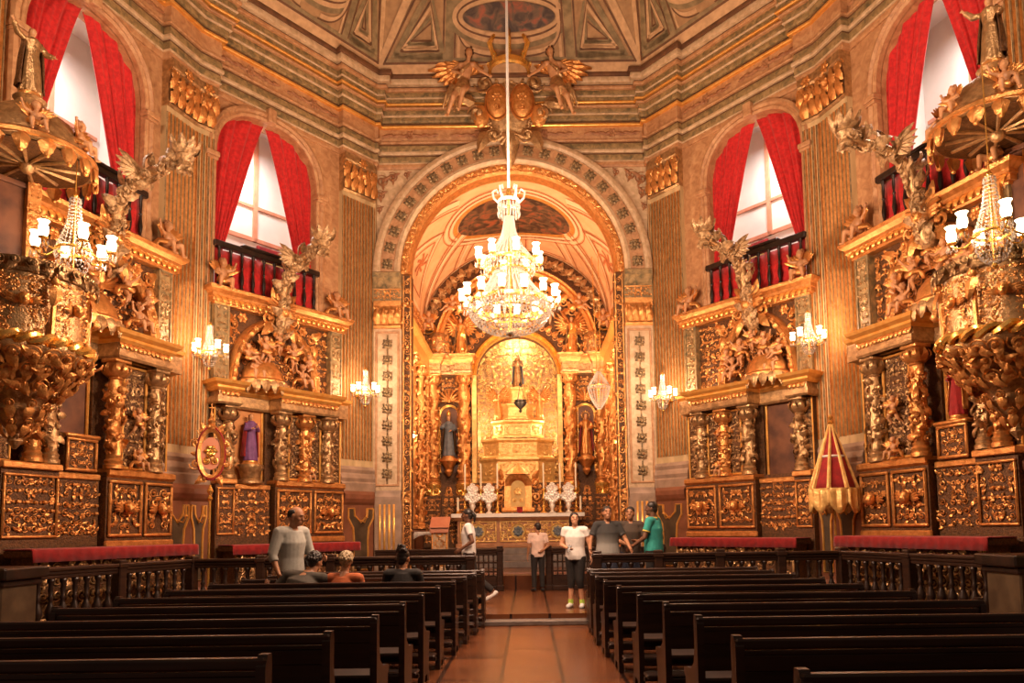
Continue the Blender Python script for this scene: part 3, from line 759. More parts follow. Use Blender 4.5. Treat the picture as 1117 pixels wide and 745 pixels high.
def saint(mb_head, seed=0):
    pass
def statue(name, label, loc, rz, H=1.2, robe='gold', mantle=None, pose=0, wings=False, group=None, staff=False, base=True, headgear=None):
    """robed standing figure, facing +y, feet at z=0 (plinth under it)"""
    r = thing(name, label, 'statue', loc, rz, group)
    R = random.Random(hash(label) % 1000 if False else len(label)); s = H/1.7
    z0 = .08 if base else 0
    if base:
        pb = MB(); pb.lathe([(.30*s, 0), (.30*s, .03), (.25*s, .05), (.25*s, .08)], 12); pb.build('plinth', 'gold', r)
    def S(p): return (p[0]*s, p[1]*s, z0+p[2]*s)
    b = MB()
    fold = lambda a, z: 1+.09*sin(a*9+z*3/s)*max(0, 1-z/(1.0*s))+.03*sin(a*5)
    b.lathe([(.01, .0), (.24*s, 0), (.25*s, .06*s), (.21*s, .5*s), (.175*s, .9*s), (.15*s, 1.05*s), (.175*s, 1.25*s), (.19*s, 1.36*s), (.13*s, 1.44*s), (.06*s, 1.47*s), (.01, 1.48*s)], 40, (0, 0, z0), mod=fold)
    arms = {0: (((.17, 0, 1.36), (.25, .06, 1.12), (.10, .24, 1.15)), ((-.17, 0, 1.36), (-.25, .06, 1.12), (-.10, .22, 1.22))),
            1: (((.17, 0, 1.36), (.30, .08, 1.16), (.34, .26, 1.20)), ((-.17, 0, 1.36), (-.26, .05, 1.14), (-.12, .22, 1.05))),
            2: (((.17, 0, 1.36), (.36, .06, 1.40), (.50, .16, 1.58)), ((-.17, 0, 1.36), (-.30, .08, 1.16), (-.36, .26, 1.08)))}[pose]
    for a, e, w in arms:
        b.tube([S(a), S(e), S(w)], [.07*s, .085*s, .06*s], 10)
    rb = mobj('robe', remeshed(b, 'robe', .016*s/.7), robe, r)
    h = MB()
    for a, e, w in arms:
        d = (Vector(w)-Vector(e)).normalized(); w2 = Vector(w)+d*.05
        h.capsule(S(w), S(w2), .034*s, .03*s, 8)
        for k in range(4):
            p = w2+Vector(((k-1.5)*.018, 0, .0)); h.capsule(S(p), S(p+d*.06+Vector((0, 0, -.01*k))), .012*s, .010*s, 6)
        h.capsule(S(w2+Vector((0, 0, .03))), S(w2+d*.03+Vector((0, .01, .06))), .012*s, .010*s, 6)
    h.capsule(S((0, 0, 1.42)), S((0, .01, 1.53)), .055*s, .05*s); h.ball(S((0, .02, 1.60)), (.075*s, .088*s, .105*s), 12, 9)
    h.ball(S((0, .10, 1.59)), (.014*s, .022*s, .02*s), 6, 4); h.ball(S((0, .07, 1.53)), (.04*s, .03*s, .03*s), 8, 5); h.ball(S((0, .085, 1.635)), (.055*s, .02*s, .014*s), 8, 4)
    mobj('head_and_hands', remeshed(h, 'head_and_hands', .009*s/.7, 1), 'flesh', r)
    hr = MB(); hr.ball(S((0, -.015, 1.635)), (.085*s, .09*s, .085*s), 12, 8); hr.ball(S((0, -.06, 1.54)), (.075*s, .05*s, .11*s), 10, 6)
    hr.build('hair', 'band_brown', r)
    if mantle:
        m_ = MB(); rings = []
        for i in range(9):
            t = i/8; z = 1.40-1.25*t
            ring = []
            for j in range(17):
                a = radians(150+240*j/16)-.0
                rr = (.20+.10*t)*(1+.10*sin(j*1.9+t*4))
                ring.append(S((rr*cos(a), rr*sin(a)*.9-.02, z)))
            rings.append(ring)
        m_.loft(rings, closed=False); o = m_.build('mantle', mantle, r); md = o.modifiers.new('t', 'SOLIDIFY'); md.thickness = .02*s
    if wings:
        for q in (-1, 1):
            w_ = MB()
            for k in range(9):
                w_.leaf(q*.06*s, z0+1.30*s, (.95-.05*k)*s, (1.15-.24*k) if q > 0 else pi-(1.15-.24*k), .20*s, -.16*s, .10, -.35*q)
            for k in range(7):
                w_.leaf(q*.05*s, z0+1.30*s, (.5-.03*k)*s, (1.25-.26*k) if q > 0 else pi-(1.25-.26*k), .18*s, -.13*s, .14, -.3*q)
            o = w_.build('wing', 'gold', r); md = o.modifiers.new('t', 'SOLIDIFY'); md.thickness = .015
    if staff:
        w = Vector(arms[0][2])
        st = MB(); st.tube([S((w.x+.02, w.y+.06, .05)), S((w.x+.0, w.y+.06, 1.95))], .014*s, 6); st.ball(S((w.x, w.y+.06, 1.98)), .035*s, 8, 6); st.build('staff', 'gold_leaf', r)
    if headgear == 'halo':
        ha = MB(); ha.arc(0, z0+1.66*s, 0, 0, 0, 2*pi, 20, [(.13*s, -.09*s), (.15*s, -.08*s), (.15*s, -.1*s)]); 
        for k in range(12): ha.leaf(.14*s*cos(k*pi/6), z0+1.66*s+.14*s*sin(k*pi/6), .09*s, k*pi/6, .03*s, -.09*s, 0, 0)
        ha.build('halo', 'gold_leaf', r)
    elif headgear == 'mitre':
        mt = MB(); mt.lathe([(.08*s, 0), (.095*s, .06*s), (.085*s, .16*s), (.01, .25*s)], 12, S((0, .0, 1.68))); mt.build('mitre', 'gold_leaf', r)
    return r

def twist_col(mb, x, y, z0, z1, r, twist=9.0, lobes=3, dep=.12, n=14, seg=34):
    prof = [(r*(1+.10*sin(pi*i/seg)), z0+(z1-z0)*i/seg) for i in range(seg+1)]
    mb.lathe(prof, n, (x, y, 0), mod=lambda a, z: 1+dep*sin(lobes*a-z*twist))
def column(parent, x, y, z0, z1, r, mold='gold', seed=1, twist=False, cap=True):
    c = MB()
    if twist: twist_col(c, x, y, z0+.22, z1-.34, r*.86, 7.5, 2, .20)
    else:
        c.lathe([(r*.9, z0+.22), (r*.95, z0+.9), (r*.80, z1-.34)], 20, (x, y, 0), mod=lambda a, z: 1-.07*abs(sin(a*6)))
    o = c.build('column', mold, parent)
    w = MB(); R = random.Random(seed); h = z1-z0
    # foliage wound around the shaft
    n = int(h/.085)
    def onshaft(a, zc):
        return Matrix.Translation((x+r*.86*cos(a), y+r*.86*sin(a), zc)) @ Matrix.Rotation(a-pi/2, 4, 'Z')
    for k in range(n):
        a = k*1.05+R.uniform(-.2, .2); zc = z0+.28+(h-.66)*k/n
        m2 = w.at(onshaft(a, zc)); m2.leaf(0, 0, .16, R.uniform(0, 6.28), .10, 0, .7, .5)
        if k % 3 == 0: m2.flower(0, .0, .07, 5)
        a2 = a+pi
        m2 = w.at(onshaft(a2, zc)); m2.scroll(0, 0, .065, R.uniform(0, 6), 1.2, R.choice((-1, 1)), .02)
    w.build('column_foliage', mold, o)
    b = MB(); b.lathe([(r*1.35, z0), (r*1.35, z0+.06), (r*1.15, z0+.08), (r*1.25, z0+.13), (r*1.0, z0+.17), (r*1.1, z0+.22)], 16, (x, y, 0)); b.build('column_base', mold, o)
    if cap:
        k_ = MB(); k_.lathe([(r*.85, z1-.34), (r*1.0, z1-.32), (r*.88, z1-.29), (r*1.15, z1-.09), (r*1.4, z1-.05)], 14, (x, y, 0)); k_.box(x-r*1.4, x+r*1.4, y-r*1.4, y+r*1.4, z1-.06, z1, .01)
        for j in range(8):
            a = j*pi/4
            m2 = k_.at(Matrix.Translation((x+r*.9*cos(a), y+r*.9*sin(a), z1-.30)) @ Matrix.Rotation(a-pi/2, 4, 'Z')); m2.leaf(0, 0, .22, pi/2, .12, 0, .9, 0)
        k_.build('column_capital', mold, o)
    return o

# ------------------------------------------------------------------ side altarpieces
WHERE = {'left_oblique': 'below the left balcony nearest the chancel', 'left': 'behind the left pulpit', 'right_oblique': 'below the right balcony nearest the chancel', 'right': 'behind the right pulpit'}
EXTRA = {'left_oblique': 'with a lit ochre niche', 'left': 'with a dark niche over a casket', 'right_oblique': 'with a dark empty niche', 'right': 'with a red robed saint in its niche'}
def altarpiece(nm, b):
    sg, lg, lo = b['sg'], b['ledge'], b['low']; (a0, a1), (n0, n1), (c0, c1) = b['groups']; uc = b['uc']
    r = thing('side_altarpiece', 'gilt side altarpiece %s, %s' % (WHERE[nm], EXTRA[nm]), 'altarpiece', (*b['P'], 0), b['rz'], 'side altarpieces')
    sd = len(nm)*7+sg
    x0, x1 = a0-.08, c1+.05
    B = lambda: MB(sg)
    # backing boards
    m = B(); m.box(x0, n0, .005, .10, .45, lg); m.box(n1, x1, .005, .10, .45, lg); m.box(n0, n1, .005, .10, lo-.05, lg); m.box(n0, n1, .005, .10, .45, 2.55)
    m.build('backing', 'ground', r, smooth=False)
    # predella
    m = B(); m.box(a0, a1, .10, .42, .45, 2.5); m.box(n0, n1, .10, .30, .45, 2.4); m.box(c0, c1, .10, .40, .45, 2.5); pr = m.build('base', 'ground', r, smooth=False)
    m = B(); m.sweep([(a0, .42), (a1, .42)], [(0, 2.42), (.06, 2.46), (.06, 2.54), (0, 2.56)]); m.box(a0, a1, .1, .44, 2.44, 2.56); m.build('base_moulding', 'gold', pr, smooth=False)
    m = B(); m.box(c0-.02, c1+.02, .1, .46, 2.45, 2.55, .015); m.build('base_moulding', 'gold', pr, smooth=False)
    m = B(); m.box(n0, n1, .10, .34, 2.36, 2.46, .015); m.build('base_moulding', 'gold', pr, smooth=False)
    m = B(); m.box(a0-.02, a1+.02, .4, .46, 1.28, 1.40, .02); m.build('base_moulding', 'gold', pr, smooth=False)
    m = B(); wA = (a1-a0)
    for (p, q) in ((a0+.03, a0+wA*.46), (a0+wA*.50, a1-.03)):
        m.frame(p, q, 1.46, 2.38, .05, .05, .42); m.relief(p+.06, q-.06, 1.54, 2.30, .17, sd+int(p*9), .42, heads=.05)
        m.cherub_head((p+q)/2, 1.92, .10, .46)
    m.frame(c0+.02, c1-.02, 1.46, 2.38, .04, .04, .40); m.relief(c0+.06, c1-.06, 1.52, 2.32, .14, sd+4, .40)
    m.relief(n0, n1, 1.45, 2.34, .16, sd+6, .30, heads=.2)
    m.build('base_carving', 'gold', pr)
    # lower order
    zt = lo-.46
    m = B(); m.frame(a0-.06, a0+.26, 2.55, zt, .04, .03, .20); ps = m.build('ornamental_pilaster', 'gold_line', r, smooth=False); m = B(); m.box(a0-.06, a0+.26, .10, .20, 2.55, zt); m.build('pilaster_ground', 'ground', ps, smooth=False)
    m = B(); m.relief(a0, a0+.2, 2.62, zt-.05, .11, sd+9, .20, heads=.3); m.build('pilaster_carving', 'gold_old', ps)
    ncol = 2 if wA < 1.6 else 3
    for k in range(ncol):
        x = a0+.44+(wA-.58)*k/(ncol-1)
        column(r, sg*x, .40, 2.56, zt, .115, 'gold_old' if k % 2 == 0 else 'gold', sd+k, k == ncol-1)
    # carved panel between the columns, with a figure in relief
    pm = B(); px0, px1 = a0+.55, a1-.34
    pm.box(px0, px1, .10, .30, 2.56, zt); pn = pm.build('central_panel', 'ground', r, smooth=False)
    m = B(); m.frame(px0, px1, 2.58, zt-.02, .045, .05, .30); m.build('panel_frame', 'gold_line', pn, smooth=False)
    m = B(); m.relief(px0+.05, px1-.05, 2.65, zt-.08, .12, sd+15, .30, heads=.25)
    m.build('panel_carving', 'gold_old', pn)
    for q, (xx, zz) in enumerate((((px0+px1)/2, 3.4), ((px0+px1)/2-.04, 2.72))):
        putto(r, 1 if q == 0 else 0, (sg*xx, .42, zz-.1), 0, .72, True, sg if q else -sg)
    # near column group
    wC = c1-c0
    column(r, sg*(c0+.13), .34, 2.56, zt, .105, 'gold_old', sd+21, True)
    m = B(); m.frame(c1-.22, c1, 2.55, zt, .03, .03, .26); p2 = m.build('ornamental_pilaster', 'gold_line', r, smooth=False); m = B(); m.box(c1-.22, c1, .10, .26, 2.55, zt); m.build('pilaster_ground', 'ground', p2, smooth=False)
    m = B(); m.relief(c1-.19, c1-.03, 2.6, zt-.05, .09, sd+22, .26); m.build('pilaster_carving', 'gold_old', p2)
    if wC > .5: column(r, sg*(c0+.42), .36, 2.56, zt, .105, 'gold', sd+23, False)
    # niche between them: back, returns and a pedestal
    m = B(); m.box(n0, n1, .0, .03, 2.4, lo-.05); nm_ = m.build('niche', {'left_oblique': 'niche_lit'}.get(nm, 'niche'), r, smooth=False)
    nc = (n0+n1)/2; m = B()
    if nm == 'left_oblique': m.lathe([(.16, 0), (.24, .04), (.24, .10), (.18, .14), (.22, .30), (.26, .36), (.26, .42)], 14, (nc, .24, 2.44)); m.build('niche_pedestal', 'gold_old', nm_)
    elif 'oblique' not in nm:
        m.box(nc-.28, nc+.28, .06, .36, 2.46, 3.02, .02); ck = m.build('niche_casket', 'ground', nm_, smooth=False)
        m = B(); m.frame(nc-.28, nc+.28, 2.48, 3.0, .05, .04, .36); m.relief(nc-.21, nc+.21, 2.55, 2.94, .12, 7, .36); m.box(nc-.31, nc+.31, .05, .42, 3.0, 3.06, .015); m.build('casket_carving', 'gold', ck)
    m = B(); m.frame(n0+.02, n1-.02, 2.46, zt+.3, .05, .05, .03); m.build('niche_frame', 'gold_line', nm_, smooth=False)
    # lower cornice with breaks
    path = [(x0, .0), (x0, .30), (a0+.30, .30), (a0+.30, .60), (a1, .60), (a1, .16), (c0-.02, .16), (c0-.02, .52), (c1+.05, .52), (c1+.05, .0)]
    m = B(); 
    m.sweep(path, [(-.14, zt), (0, zt), (.02, zt+.04), (.02, zt+.14), (-.14, zt+.14)]); cor = m.build('lower_cornice', 'gold_old', r, smooth=False)
    for xa_, xb_, yy_ in ((a0+.3, a1, .58), (c0, c1, .50)):
        m = B(); n_ = max(3, int((xb_-xa_)/.09))
        for k in range(n_): m.leaf(xa_+(k+.5)*(xb_-xa_)/n_, zt+.27, .12, -pi/2, .085, yy_, .5, 0)
        m.relief(xa_, xb_, zt+.15, zt+.25, .1, sd+k, yy_, heads=0); m.build('cornice_leaves', 'gold', cor)
    m = B(); m.sweep(path, [(-.14, zt+.14), (-.02, zt+.14), (-.02, zt+.26), (-.14, zt+.26)]); m.box(a0, a1, .1, .56, zt, zt+.3); m.box(c0, c1, .1, .48, zt, zt+.3); m.build('lower_frieze', 'gold_old', cor, smooth=False)
    m = B(); m.sweep(path, [(-.14, zt+.26), (.01, zt+.26), (.05, zt+.31), (.05, zt+.35), (.12, zt+.40), (.14, zt+.46), (-.14, zt+.46)]); m.build('lower_cornice_top', 'gold_line', cor, smooth=False)
    # upper stage: framed strip pilasters, great arch, canopy with cherubs, spandrels
    for (p, q) in ((x0+.02, x0+.34), (x1-.36, x1-.04)):
        m = B(); m.box(p, q, .10, .22, lo, lg-.32); m.frame(p, q, lo, lg-.32, .035, .03, .22); s_ = m.build('garland_strip', 'marble_green', r, smooth=False)
        m = B(); m.relief(p+.05, q-.05, lo+.05, lg-.36, .13, sd+int(p*5), .22, heads=.25); m.build('garland', 'gold_old', s_)
    R0 = min(uc-x0-.38, x1-.40-uc, lg-.36-lo-.12, 1.25)
    zc = lo+.02; rz_ = (lg-.42-zc)/R0 if R0 > 0 else 1
    m = B(); m.arc(uc, zc, R0, lg-.44-zc, 0, pi, 26, [(-.12, .10), (-.12, .26), (-.07, .31), (-.02, .28), (.02, .32), (.05, .24), (.05, .10)]); ag = m.build('pediment_arch', 'gold', r)
    for xa_, xb_ in ((x0+.36, uc-R0-.06), (uc+R0+.06, x1-.38)):
        if xb_-xa_ > .09: m = B(); m.relief(xa_, xb_, lo+.02, lg-.38, .15, sd+int(xa_*3), .10, sym=False, heads=.15); m.build('side_carving', 'gold', r)
    m = B()
    H_ = lg-.44-zc
    for k in range(17):
        a = pi*(k+.5)/17
        m2 = m.at(Matrix.Translation((uc+(R0-.05)*cos(a), .29, zc+(H_-.05)*sin(a))))
        m2.flower(0, 0, .075, 5) if k % 2 else m2.leaf(0, 0, .14, a+pi/2, .09, 0, .6, .3)
    tm = m
    for q in (-1, 1):
        m = B(); m.scroll(uc+q*R0*.93, zc+H_*.86, .16, 0, 1.5, q, y=.10); m.leaf(uc+q*R0*.93, zc+H_*.9, .3, pi/2-q*.9, .16, .1); m.leaf(uc+q*R0*.96, zc+H_*.8, .3, -pi/2+q*.4, .16, .1)
        m.flower(uc+q*R0*.70, zc+H_*.98, .12, 6, .1); m.relief(uc+q*R0*.93-.14, uc+q*R0*.93+.14, zc+H_*.55, zc+H_*.98, .13, sd+int(3*q), .10, sym=False); m.build('spandrel_carving', 'gold', r)
    m = tm
    m.relief(uc-R0*.72, uc+R0*.72, zc+.05, zc+H_*.66, .17, sd+31, .10, heads=.2)
    m.shell(uc, zc+H_*.55, R0*.34, .12, .0, pi, 11)
    m.build('tympanum_carving', 'gold', ag)
    # canopy with lambrequin over the niche
    cx = (n0+n1)/2*.55+uc*.45; cz = lo+.06
    m = B(); m.lathe([(.50, 0), (.50, .07), (.44, .12), (.42, .26), (.30, .44), (.14, .56), (.05, .64), (.07, .70), (.01, .78)], 22, (cx, .16, cz), 0, pi, mod=lambda a, z: 1+.05*abs(sin(a*7)), caps=False); cn = m.build('canopy', 'gold', r)
    m = B()
    for k in range(9):
        a = pi*(k+.5)/9
        m2 = m.at(Matrix.Translation((cx+.50*cos(a), .16+.50*sin(a), cz+.05)) @ Matrix.Rotation(a-pi/2, 4, 'Z')); m2.leaf(0, 0, .26, -pi/2, .17, 0, .25, 0); m2.ball((0, .03, -.25), .03, 6, 4)
    m.build('lambrequin', 'gold_old', cn)
    spots = ((-.62, .10, 1.0, 0, 1), (.62, .12, 1.0, 0, -1), (-.36, .55, .9, 1, 1), (.38, .58, .9, 1, -1), (-.80, .42, .8, 2, 1), (.82, .40, .8, 2, -1), (.02, .82, .75, 1, 1))
    for dx, dz, sc, po, fl in spots:
        k = R0/1.15
        putto(r, po, (sg*(uc+dx*k), .38, lo+.08+dz*k*1.15), 0, sc, po != 0, fl*sg)
    # ledge under the balcony
    m = B(); lp = [(x0-.10, 0), (x0-.10, .34), (x1+.06, .34), (x1+.06, 0)]
    m.sweep(lp, [(-.3, lg-.34), (-.08, lg-.34), (-.06, lg-.24), (.0, lg-.20), (.0, lg-.14), (.07, lg-.08), (.09, lg-.02), (.07, lg), (-.36, lg)]); m.box(x0-.08, x1+.04, .0, .3, lg-.3, lg-.02); lj = m.build('ledge', 'gold', r, smooth=False)
    m = B()
    n = int((x1-x0)/.13)
    for k in range(n): m.leaf(x0+(k+.5)*(x1-x0)/n, lg-.2, .13, -pi/2, .1, .30, .5, 0)
    m.build('ledge_carving', 'gold_line', lj)
    # crest rising through the ledge
    m = B(); m.shell(uc, lg-.22, .34, .36, 0, pi, 9); m.cherub_head(uc, lg-.28, .13, .40)
    for q in (-1, 1):
        m.scroll(uc+q*.30, lg-.42, .19, 0, 1.5, q, y=.34); m.leaf(uc+q*.2, lg-.5, .4, -pi/2+q*.5, .2, .34); m.leaf(uc+q*.12, lg-.1, .34, pi/2-q*.5, .18, .36)
    m.build('crest', 'gold', r)
    return r
for nm, b in BAY.items(): altarpiece(nm, b)

# altar tables with crimson cloths, standing in front of the altarpieces
def wpt(b, s, y, z=0.0):
    """a point s metres along a bay's wall from its far corner, y metres out"""
    ax = Vector((cos(b['rz']), sin(b['rz'])))*b['sg']
    p = b['P']+ax*s+b['n']*y
    return (p.x, p.y, z)
for nm, b in BAY.items():
    (a0, a1), (n0, n1), (c0, c1) = b['groups']
    cx = (a0+c1)/2; w = (c1-a0)*.5-.02
    h = 1.26 if 'oblique' in nm else 1.30
    tb = thing('altar_table', 'carved table of the altar '+WHERE[nm], 'altar', wpt(b, cx, .0, .15), b['rz'], 'side altar tables')
    m = MB(); m.box(-w, w, .48, .98, 0, .14, .02); m.box(-w+.1, w-.1, .50, .92, .14, h-.26); m.box(-w, w, .47, 1.0, h-.26, h-.15, .02); m.build('table_body', 'ground', tb, smooth=False)
    m = MB(); m.relief(-w+.14, w-.14, .2, h-.3, .2, 3+len(nm), .92); m.frame(-w+.1, w-.1, .16, h-.28, .04, .03, .92); m.build('front_carving', 'gold_old', tb)
    m = MB(); NU = 60; rings = []
    for q, (yy, zz) in enumerate(((.49, h-.14), (.55, h-.135), (.98, h-.135), (1.02, h-.15), (1.03, h-.32))):
        rings.append([(-w-.01+(2*w+.02)*i/NU, yy+(.012*sin(i*1.7) if q == 4 else 0), zz) for i in range(NU+1)])
    m.loft(rings, closed=False)
    o = m.build('altar_cloth', 'redcloth', None); o.location = wpt(b, cx, .0, .15); o.rotation_euler = (0, 0, b['rz']); o.modifiers.new('t', 'SOLIDIFY').thickness = .015
    tag(o, 'crimson cloth over the altar '+WHERE[nm], 'altar cloth', 'crimson altar cloths')

# niche statues and ledge cherubs
b = BAY['left_oblique']; p = wpt(b, 3.31, .24, 2.86); statue('saint_statue', 'small saint statue in violet and red in the lit ochre niche', p, b['rz'], .95, 'purple', 'redcloth', 0)
b = BAY['right']; p = wpt(b, 2.88, .22, 3.06); statue('saint_statue', 'red robed saint statue in the niche beside the right pulpit', p, b['rz'], .85, 'redcloth', 'gold', 0)
for nm, b in BAY.items():
    (a0, a1), g, (c0, c1) = b['groups']
    for q, s_, lab in ((1, a0+.12, 'far'), (-1, c1-.12, 'near')):
        o = putto_thing('gilt cherub at the %s ledge end of the %s' % (lab, BN[nm]), 0, wpt(b, s_, .26, b['ledge']+.03), b['rz'], 1.25, q*b['sg'], 'cherubs on the balcony ledges')

# carved lamp brackets leaning out from the crests
ba = MB()
path = [(0, .30, -.75), (0, .42, -.45), (0, .48, -.1), (.02, .50, .22), (.0, .62, .52), (0, .86, .74), (0, 1.18, .82), (0, 1.5, .84), (0, 1.82, .92)]
ba.tube(path, [.08, .13, .11, .09, .085, .085, .08, .07, .05], 10)
arm_me = None
cb = MB(); R = random.Random(4)
for i in range(len(path)-1):
    for k in range(11):
        t = k/11; p = Vector(path[i]).lerp(Vector(path[i+1]), t)
        m2 = cb.at(Matrix.Translation(p) @ Matrix.Rotation(R.uniform(0, 6.28), 4, 'Z') @ Matrix.Rotation(R.uniform(-.6, .6), 4, 'X'))
        if k % 2: m2.leaf(0, 0, .26, R.uniform(.3, 2.8), .16, .08, .6, .5)
        else: m2.scroll(0, 0, .10, R.uniform(0, 6), 1.3, R.choice((-1, 1)), .03, .07)
hd = MB()
for k in range(12):
    m2 = hd.at(Matrix.Translation((0, 1.82, .95)) @ Matrix.Rotation(k*pi/6, 4, 'Z') @ Matrix.Rotation(-.5, 4, 'X')); m2.leaf(0, 0, .36, pi/2-.4+.2*(k % 3), .16, 0, .5, .5)
    m2.leaf(0, -.05, .24, -pi/2+.3*(k % 2), .14, 0, .5, .4)
hd.lathe([(.05, -.25), (.12, -.18), (.07, -.1), (.15, 0), (.09, .10), (.12, .16), (.02, .24)], 12, (0, 1.82, .95))
wg = MB()
for q in (-1, 1):
    for k in range(6):
        m2 = wg.at(Matrix.Translation((q*.08, .95, .78)) @ Matrix.Rotation(q*-.5, 4, 'Z')); m2.leaf(0, 0, .42-.04*k, (.9-.3*k) if q > 0 else pi-(.9-.3*k), .13, 0, .3, -.3*q)
PROTO = None
for nm, b in BAY.items():
    lab = 'carved bracket arm with a plumed end below the '+BN[nm]
    p = wpt(b, b['uc'], .0, b['ledge']-.05)
    if PROTO is None:
        PROTO = thing('lamp_bracket', lab, 'bracket', p, b['rz'], 'carved lamp brackets')
        ba.build('arm', 'gold_old', PROTO); cb.build('arm_foliage', 'silvered', PROTO); hd.build('plumed_end', 'silvered', PROTO); wg.build('wing', 'silvered', PROTO)
    else: dup(PROTO, lab, p, b['rz'])
# ------------------------------------------------------------------ nave ceiling: painted cove
CO = .46; CZ = 12.60; INS, RISE = 1.7, 2.5
def inset(i, off):
    if i == 0: return Vector(PATH[0])+seg(0)[3]*off
    if i == 7: return Vector(PATH[7])+seg(6)[3]*off
    n1, n2 = seg(i-1)[3], seg(i)[3]
    return Vector(PATH[i])+(n1+n2)/(1+n1.dot(n2))*off
mb = MB()
lo_ = [inset(i, CO) for i in range(8)]; hi_ = [inset(i, CO+INS) for i in range(8)]
for i in range(7):
    a, b2, c, d = lo_[i], lo_[i+1], hi_[i+1], hi_[i]
    mb.add([(a.x, a.y, CZ), (b2.x, b2.y, CZ), (c.x, c.y, CZ+RISE), (d.x, d.y, CZ+RISE)], [(0, 1, 2, 3)])
top = [(v.x, v.y, CZ+RISE) for v in hi_]; mb.add(top+[(0, 9, CZ+RISE+.8)], [(k, (k+1) % 8, 8) for k in range(8)])
ceil = struct(mb.build('ceiling', 'ceil_base', None, smooth=False))
SL = hypot(INS, RISE)
RB = {k: MB() for k in ('ceil_pale', 'ceil_dark', 'ceil_green', 'paint')}
def panel_map(i):
    p, q, d, n, L = seg(i)
    m0 = (lo_[i]+lo_[i+1])/2
    up = Vector((n.x*INS/SL, n.y*INS/SL, RISE/SL)); nn = Vector((n.x*RISE/SL, n.y*RISE/SL, -INS/SL))
    W = (lo_[i+1]-lo_[i]).length/2
    return (lambda u, v, h=0: Vector((m0.x, m0.y, CZ))+Vector((d.x, d.y, 0))*u+up*v+nn*h), W
LAYER = [0]
def ribbon(F, m, pts, w, closed=False, h=None):
    LAYER[0] += 1
    h = h or .012+.0006*(LAYER[0] % 30)
    P = [Vector(p) for p in pts]; N = len(P); vs = []
    for k in range(N):
        a = P[k-1] if (k or closed) else P[k]; c = P[(k+1) % N] if (k < N-1 or closed) else P[k]
        t = (c-a).normalized(); nrm = Vector((-t.y, t.x))*w/2
        l, r_ = P[k]+nrm, P[k]-nrm
        vs += [tuple(F(l.x, l.y, h)), tuple(F(r_.x, r_.y, h))]
    fs = [(2*k, 2*k+1, (2*k+3) % (2*N), (2*k+2) % (2*N)) for k in range(N if closed else N-1)]
    RB[m].add(vs, fs)
def disc(F, m, cu, cv, ru, rv, h=.02, n=36):
    RB[m].add([tuple(F(cu, cv, h))]+[tuple(F(cu+ru*cos(2*pi*k/n), cv+rv*sin(2*pi*k/n), h)) for k in range(n)], [(0, 1+k, 1+(k+1) % n) for k in range(n)])
def ell(cu, cv, ru, rv, n=40): return [(cu+ru*cos(2*pi*k/n), cv+rv*sin(2*pi*k/n)) for k in range(n)]
def bez(p, c, q, n=14): return [((1-t)**2*p[0]+2*t*(1-t)*c[0]+t*t*q[0], (1-t)**2*p[1]+2*t*(1-t)*c[1]+t*t*q[1]) for t in [k/n for k in range(n+1)]]
for i in range(1, 6):
    F, W = panel_map(i); k = W/3.2; tap = INS/SL
    ribbon(F, 'ceil_pale', [(-W, .10), (W, .10)], .20); ribbon(F, 'ceil_dark', [(-W, .225), (W, .225)], .05); ribbon(F, 'ceil_green', [(-W, .29), (W, .29)], .08)
    for q in (-1, 1):
        # corner rib, curved bands and nested triangles
        ribbon(F, 'ceil_pale', bez((q*W, .02), (q*W*.86, .9), (q*W*.60, 2.2)), .17*k)
        ribbon(F, 'ceil_dark', bez((q*W*.95, .2), (q*W*.80, .95), (q*W*.54, 2.2)), .045)
        for j, (m_, off, w_) in enumerate((('ceil_green', .0, .20), ('ceil_dark', .16, .05), ('ceil_pale', .24, .10), ('ceil_green', .36, .09), ('ceil_dark', .44, .04))):
            T = [(q*(W*.86-off*.95), .36+off*.75), (q*(W*.50+off*.55), .36+off*.75), (q*(W*.56+off*.10), 1.75-off*1.6)]
            ribbon(F, m_, T+[T[0], T[1]], w_)
        for j, (m_, x_, w_) in enumerate((('ceil_green', .455, .20), ('ceil_dark', .415, .04), ('ceil_dark', .50, .04), ('ceil_pale', .385, .07))):
            ribbon(F, m_, [(q*W*x_, .32), (q*W*(x_-.06), 2.3)], w_*max(.7, k))
        ribbon(F, 'ceil_pale', bez((q*W*.36, 1.0), (q*W*.40, .45), (q*W*.12, .42)), .09)
        ribbon(F, 'ceil_dark', bez((q*W*.37, 1.3), (q*W*.44, .36), (q*W*.10, .34)), .035)
    cv = 1.16
    for (m_, d_, w_) in (('ceil_green', .30, .12), ('ceil_pale', .20, .10), ('ceil_dark', .13, .04), ('ceil_pale', .06, .08)):
        ribbon(F, m_, ell(0, cv, (1.08+d_)*k, (.31+d_)), w_, True)
    disc(F, 'paint', 0, cv, 1.08*k, .31)
for m_, mb_ in RB.items():
    o = mb_.build('ceiling_'+{'ceil_pale': 'bands', 'ceil_dark': 'lines', 'ceil_green': 'fields', 'paint': 'medallions'}[m_], m_, None, smooth=False); struct(o)

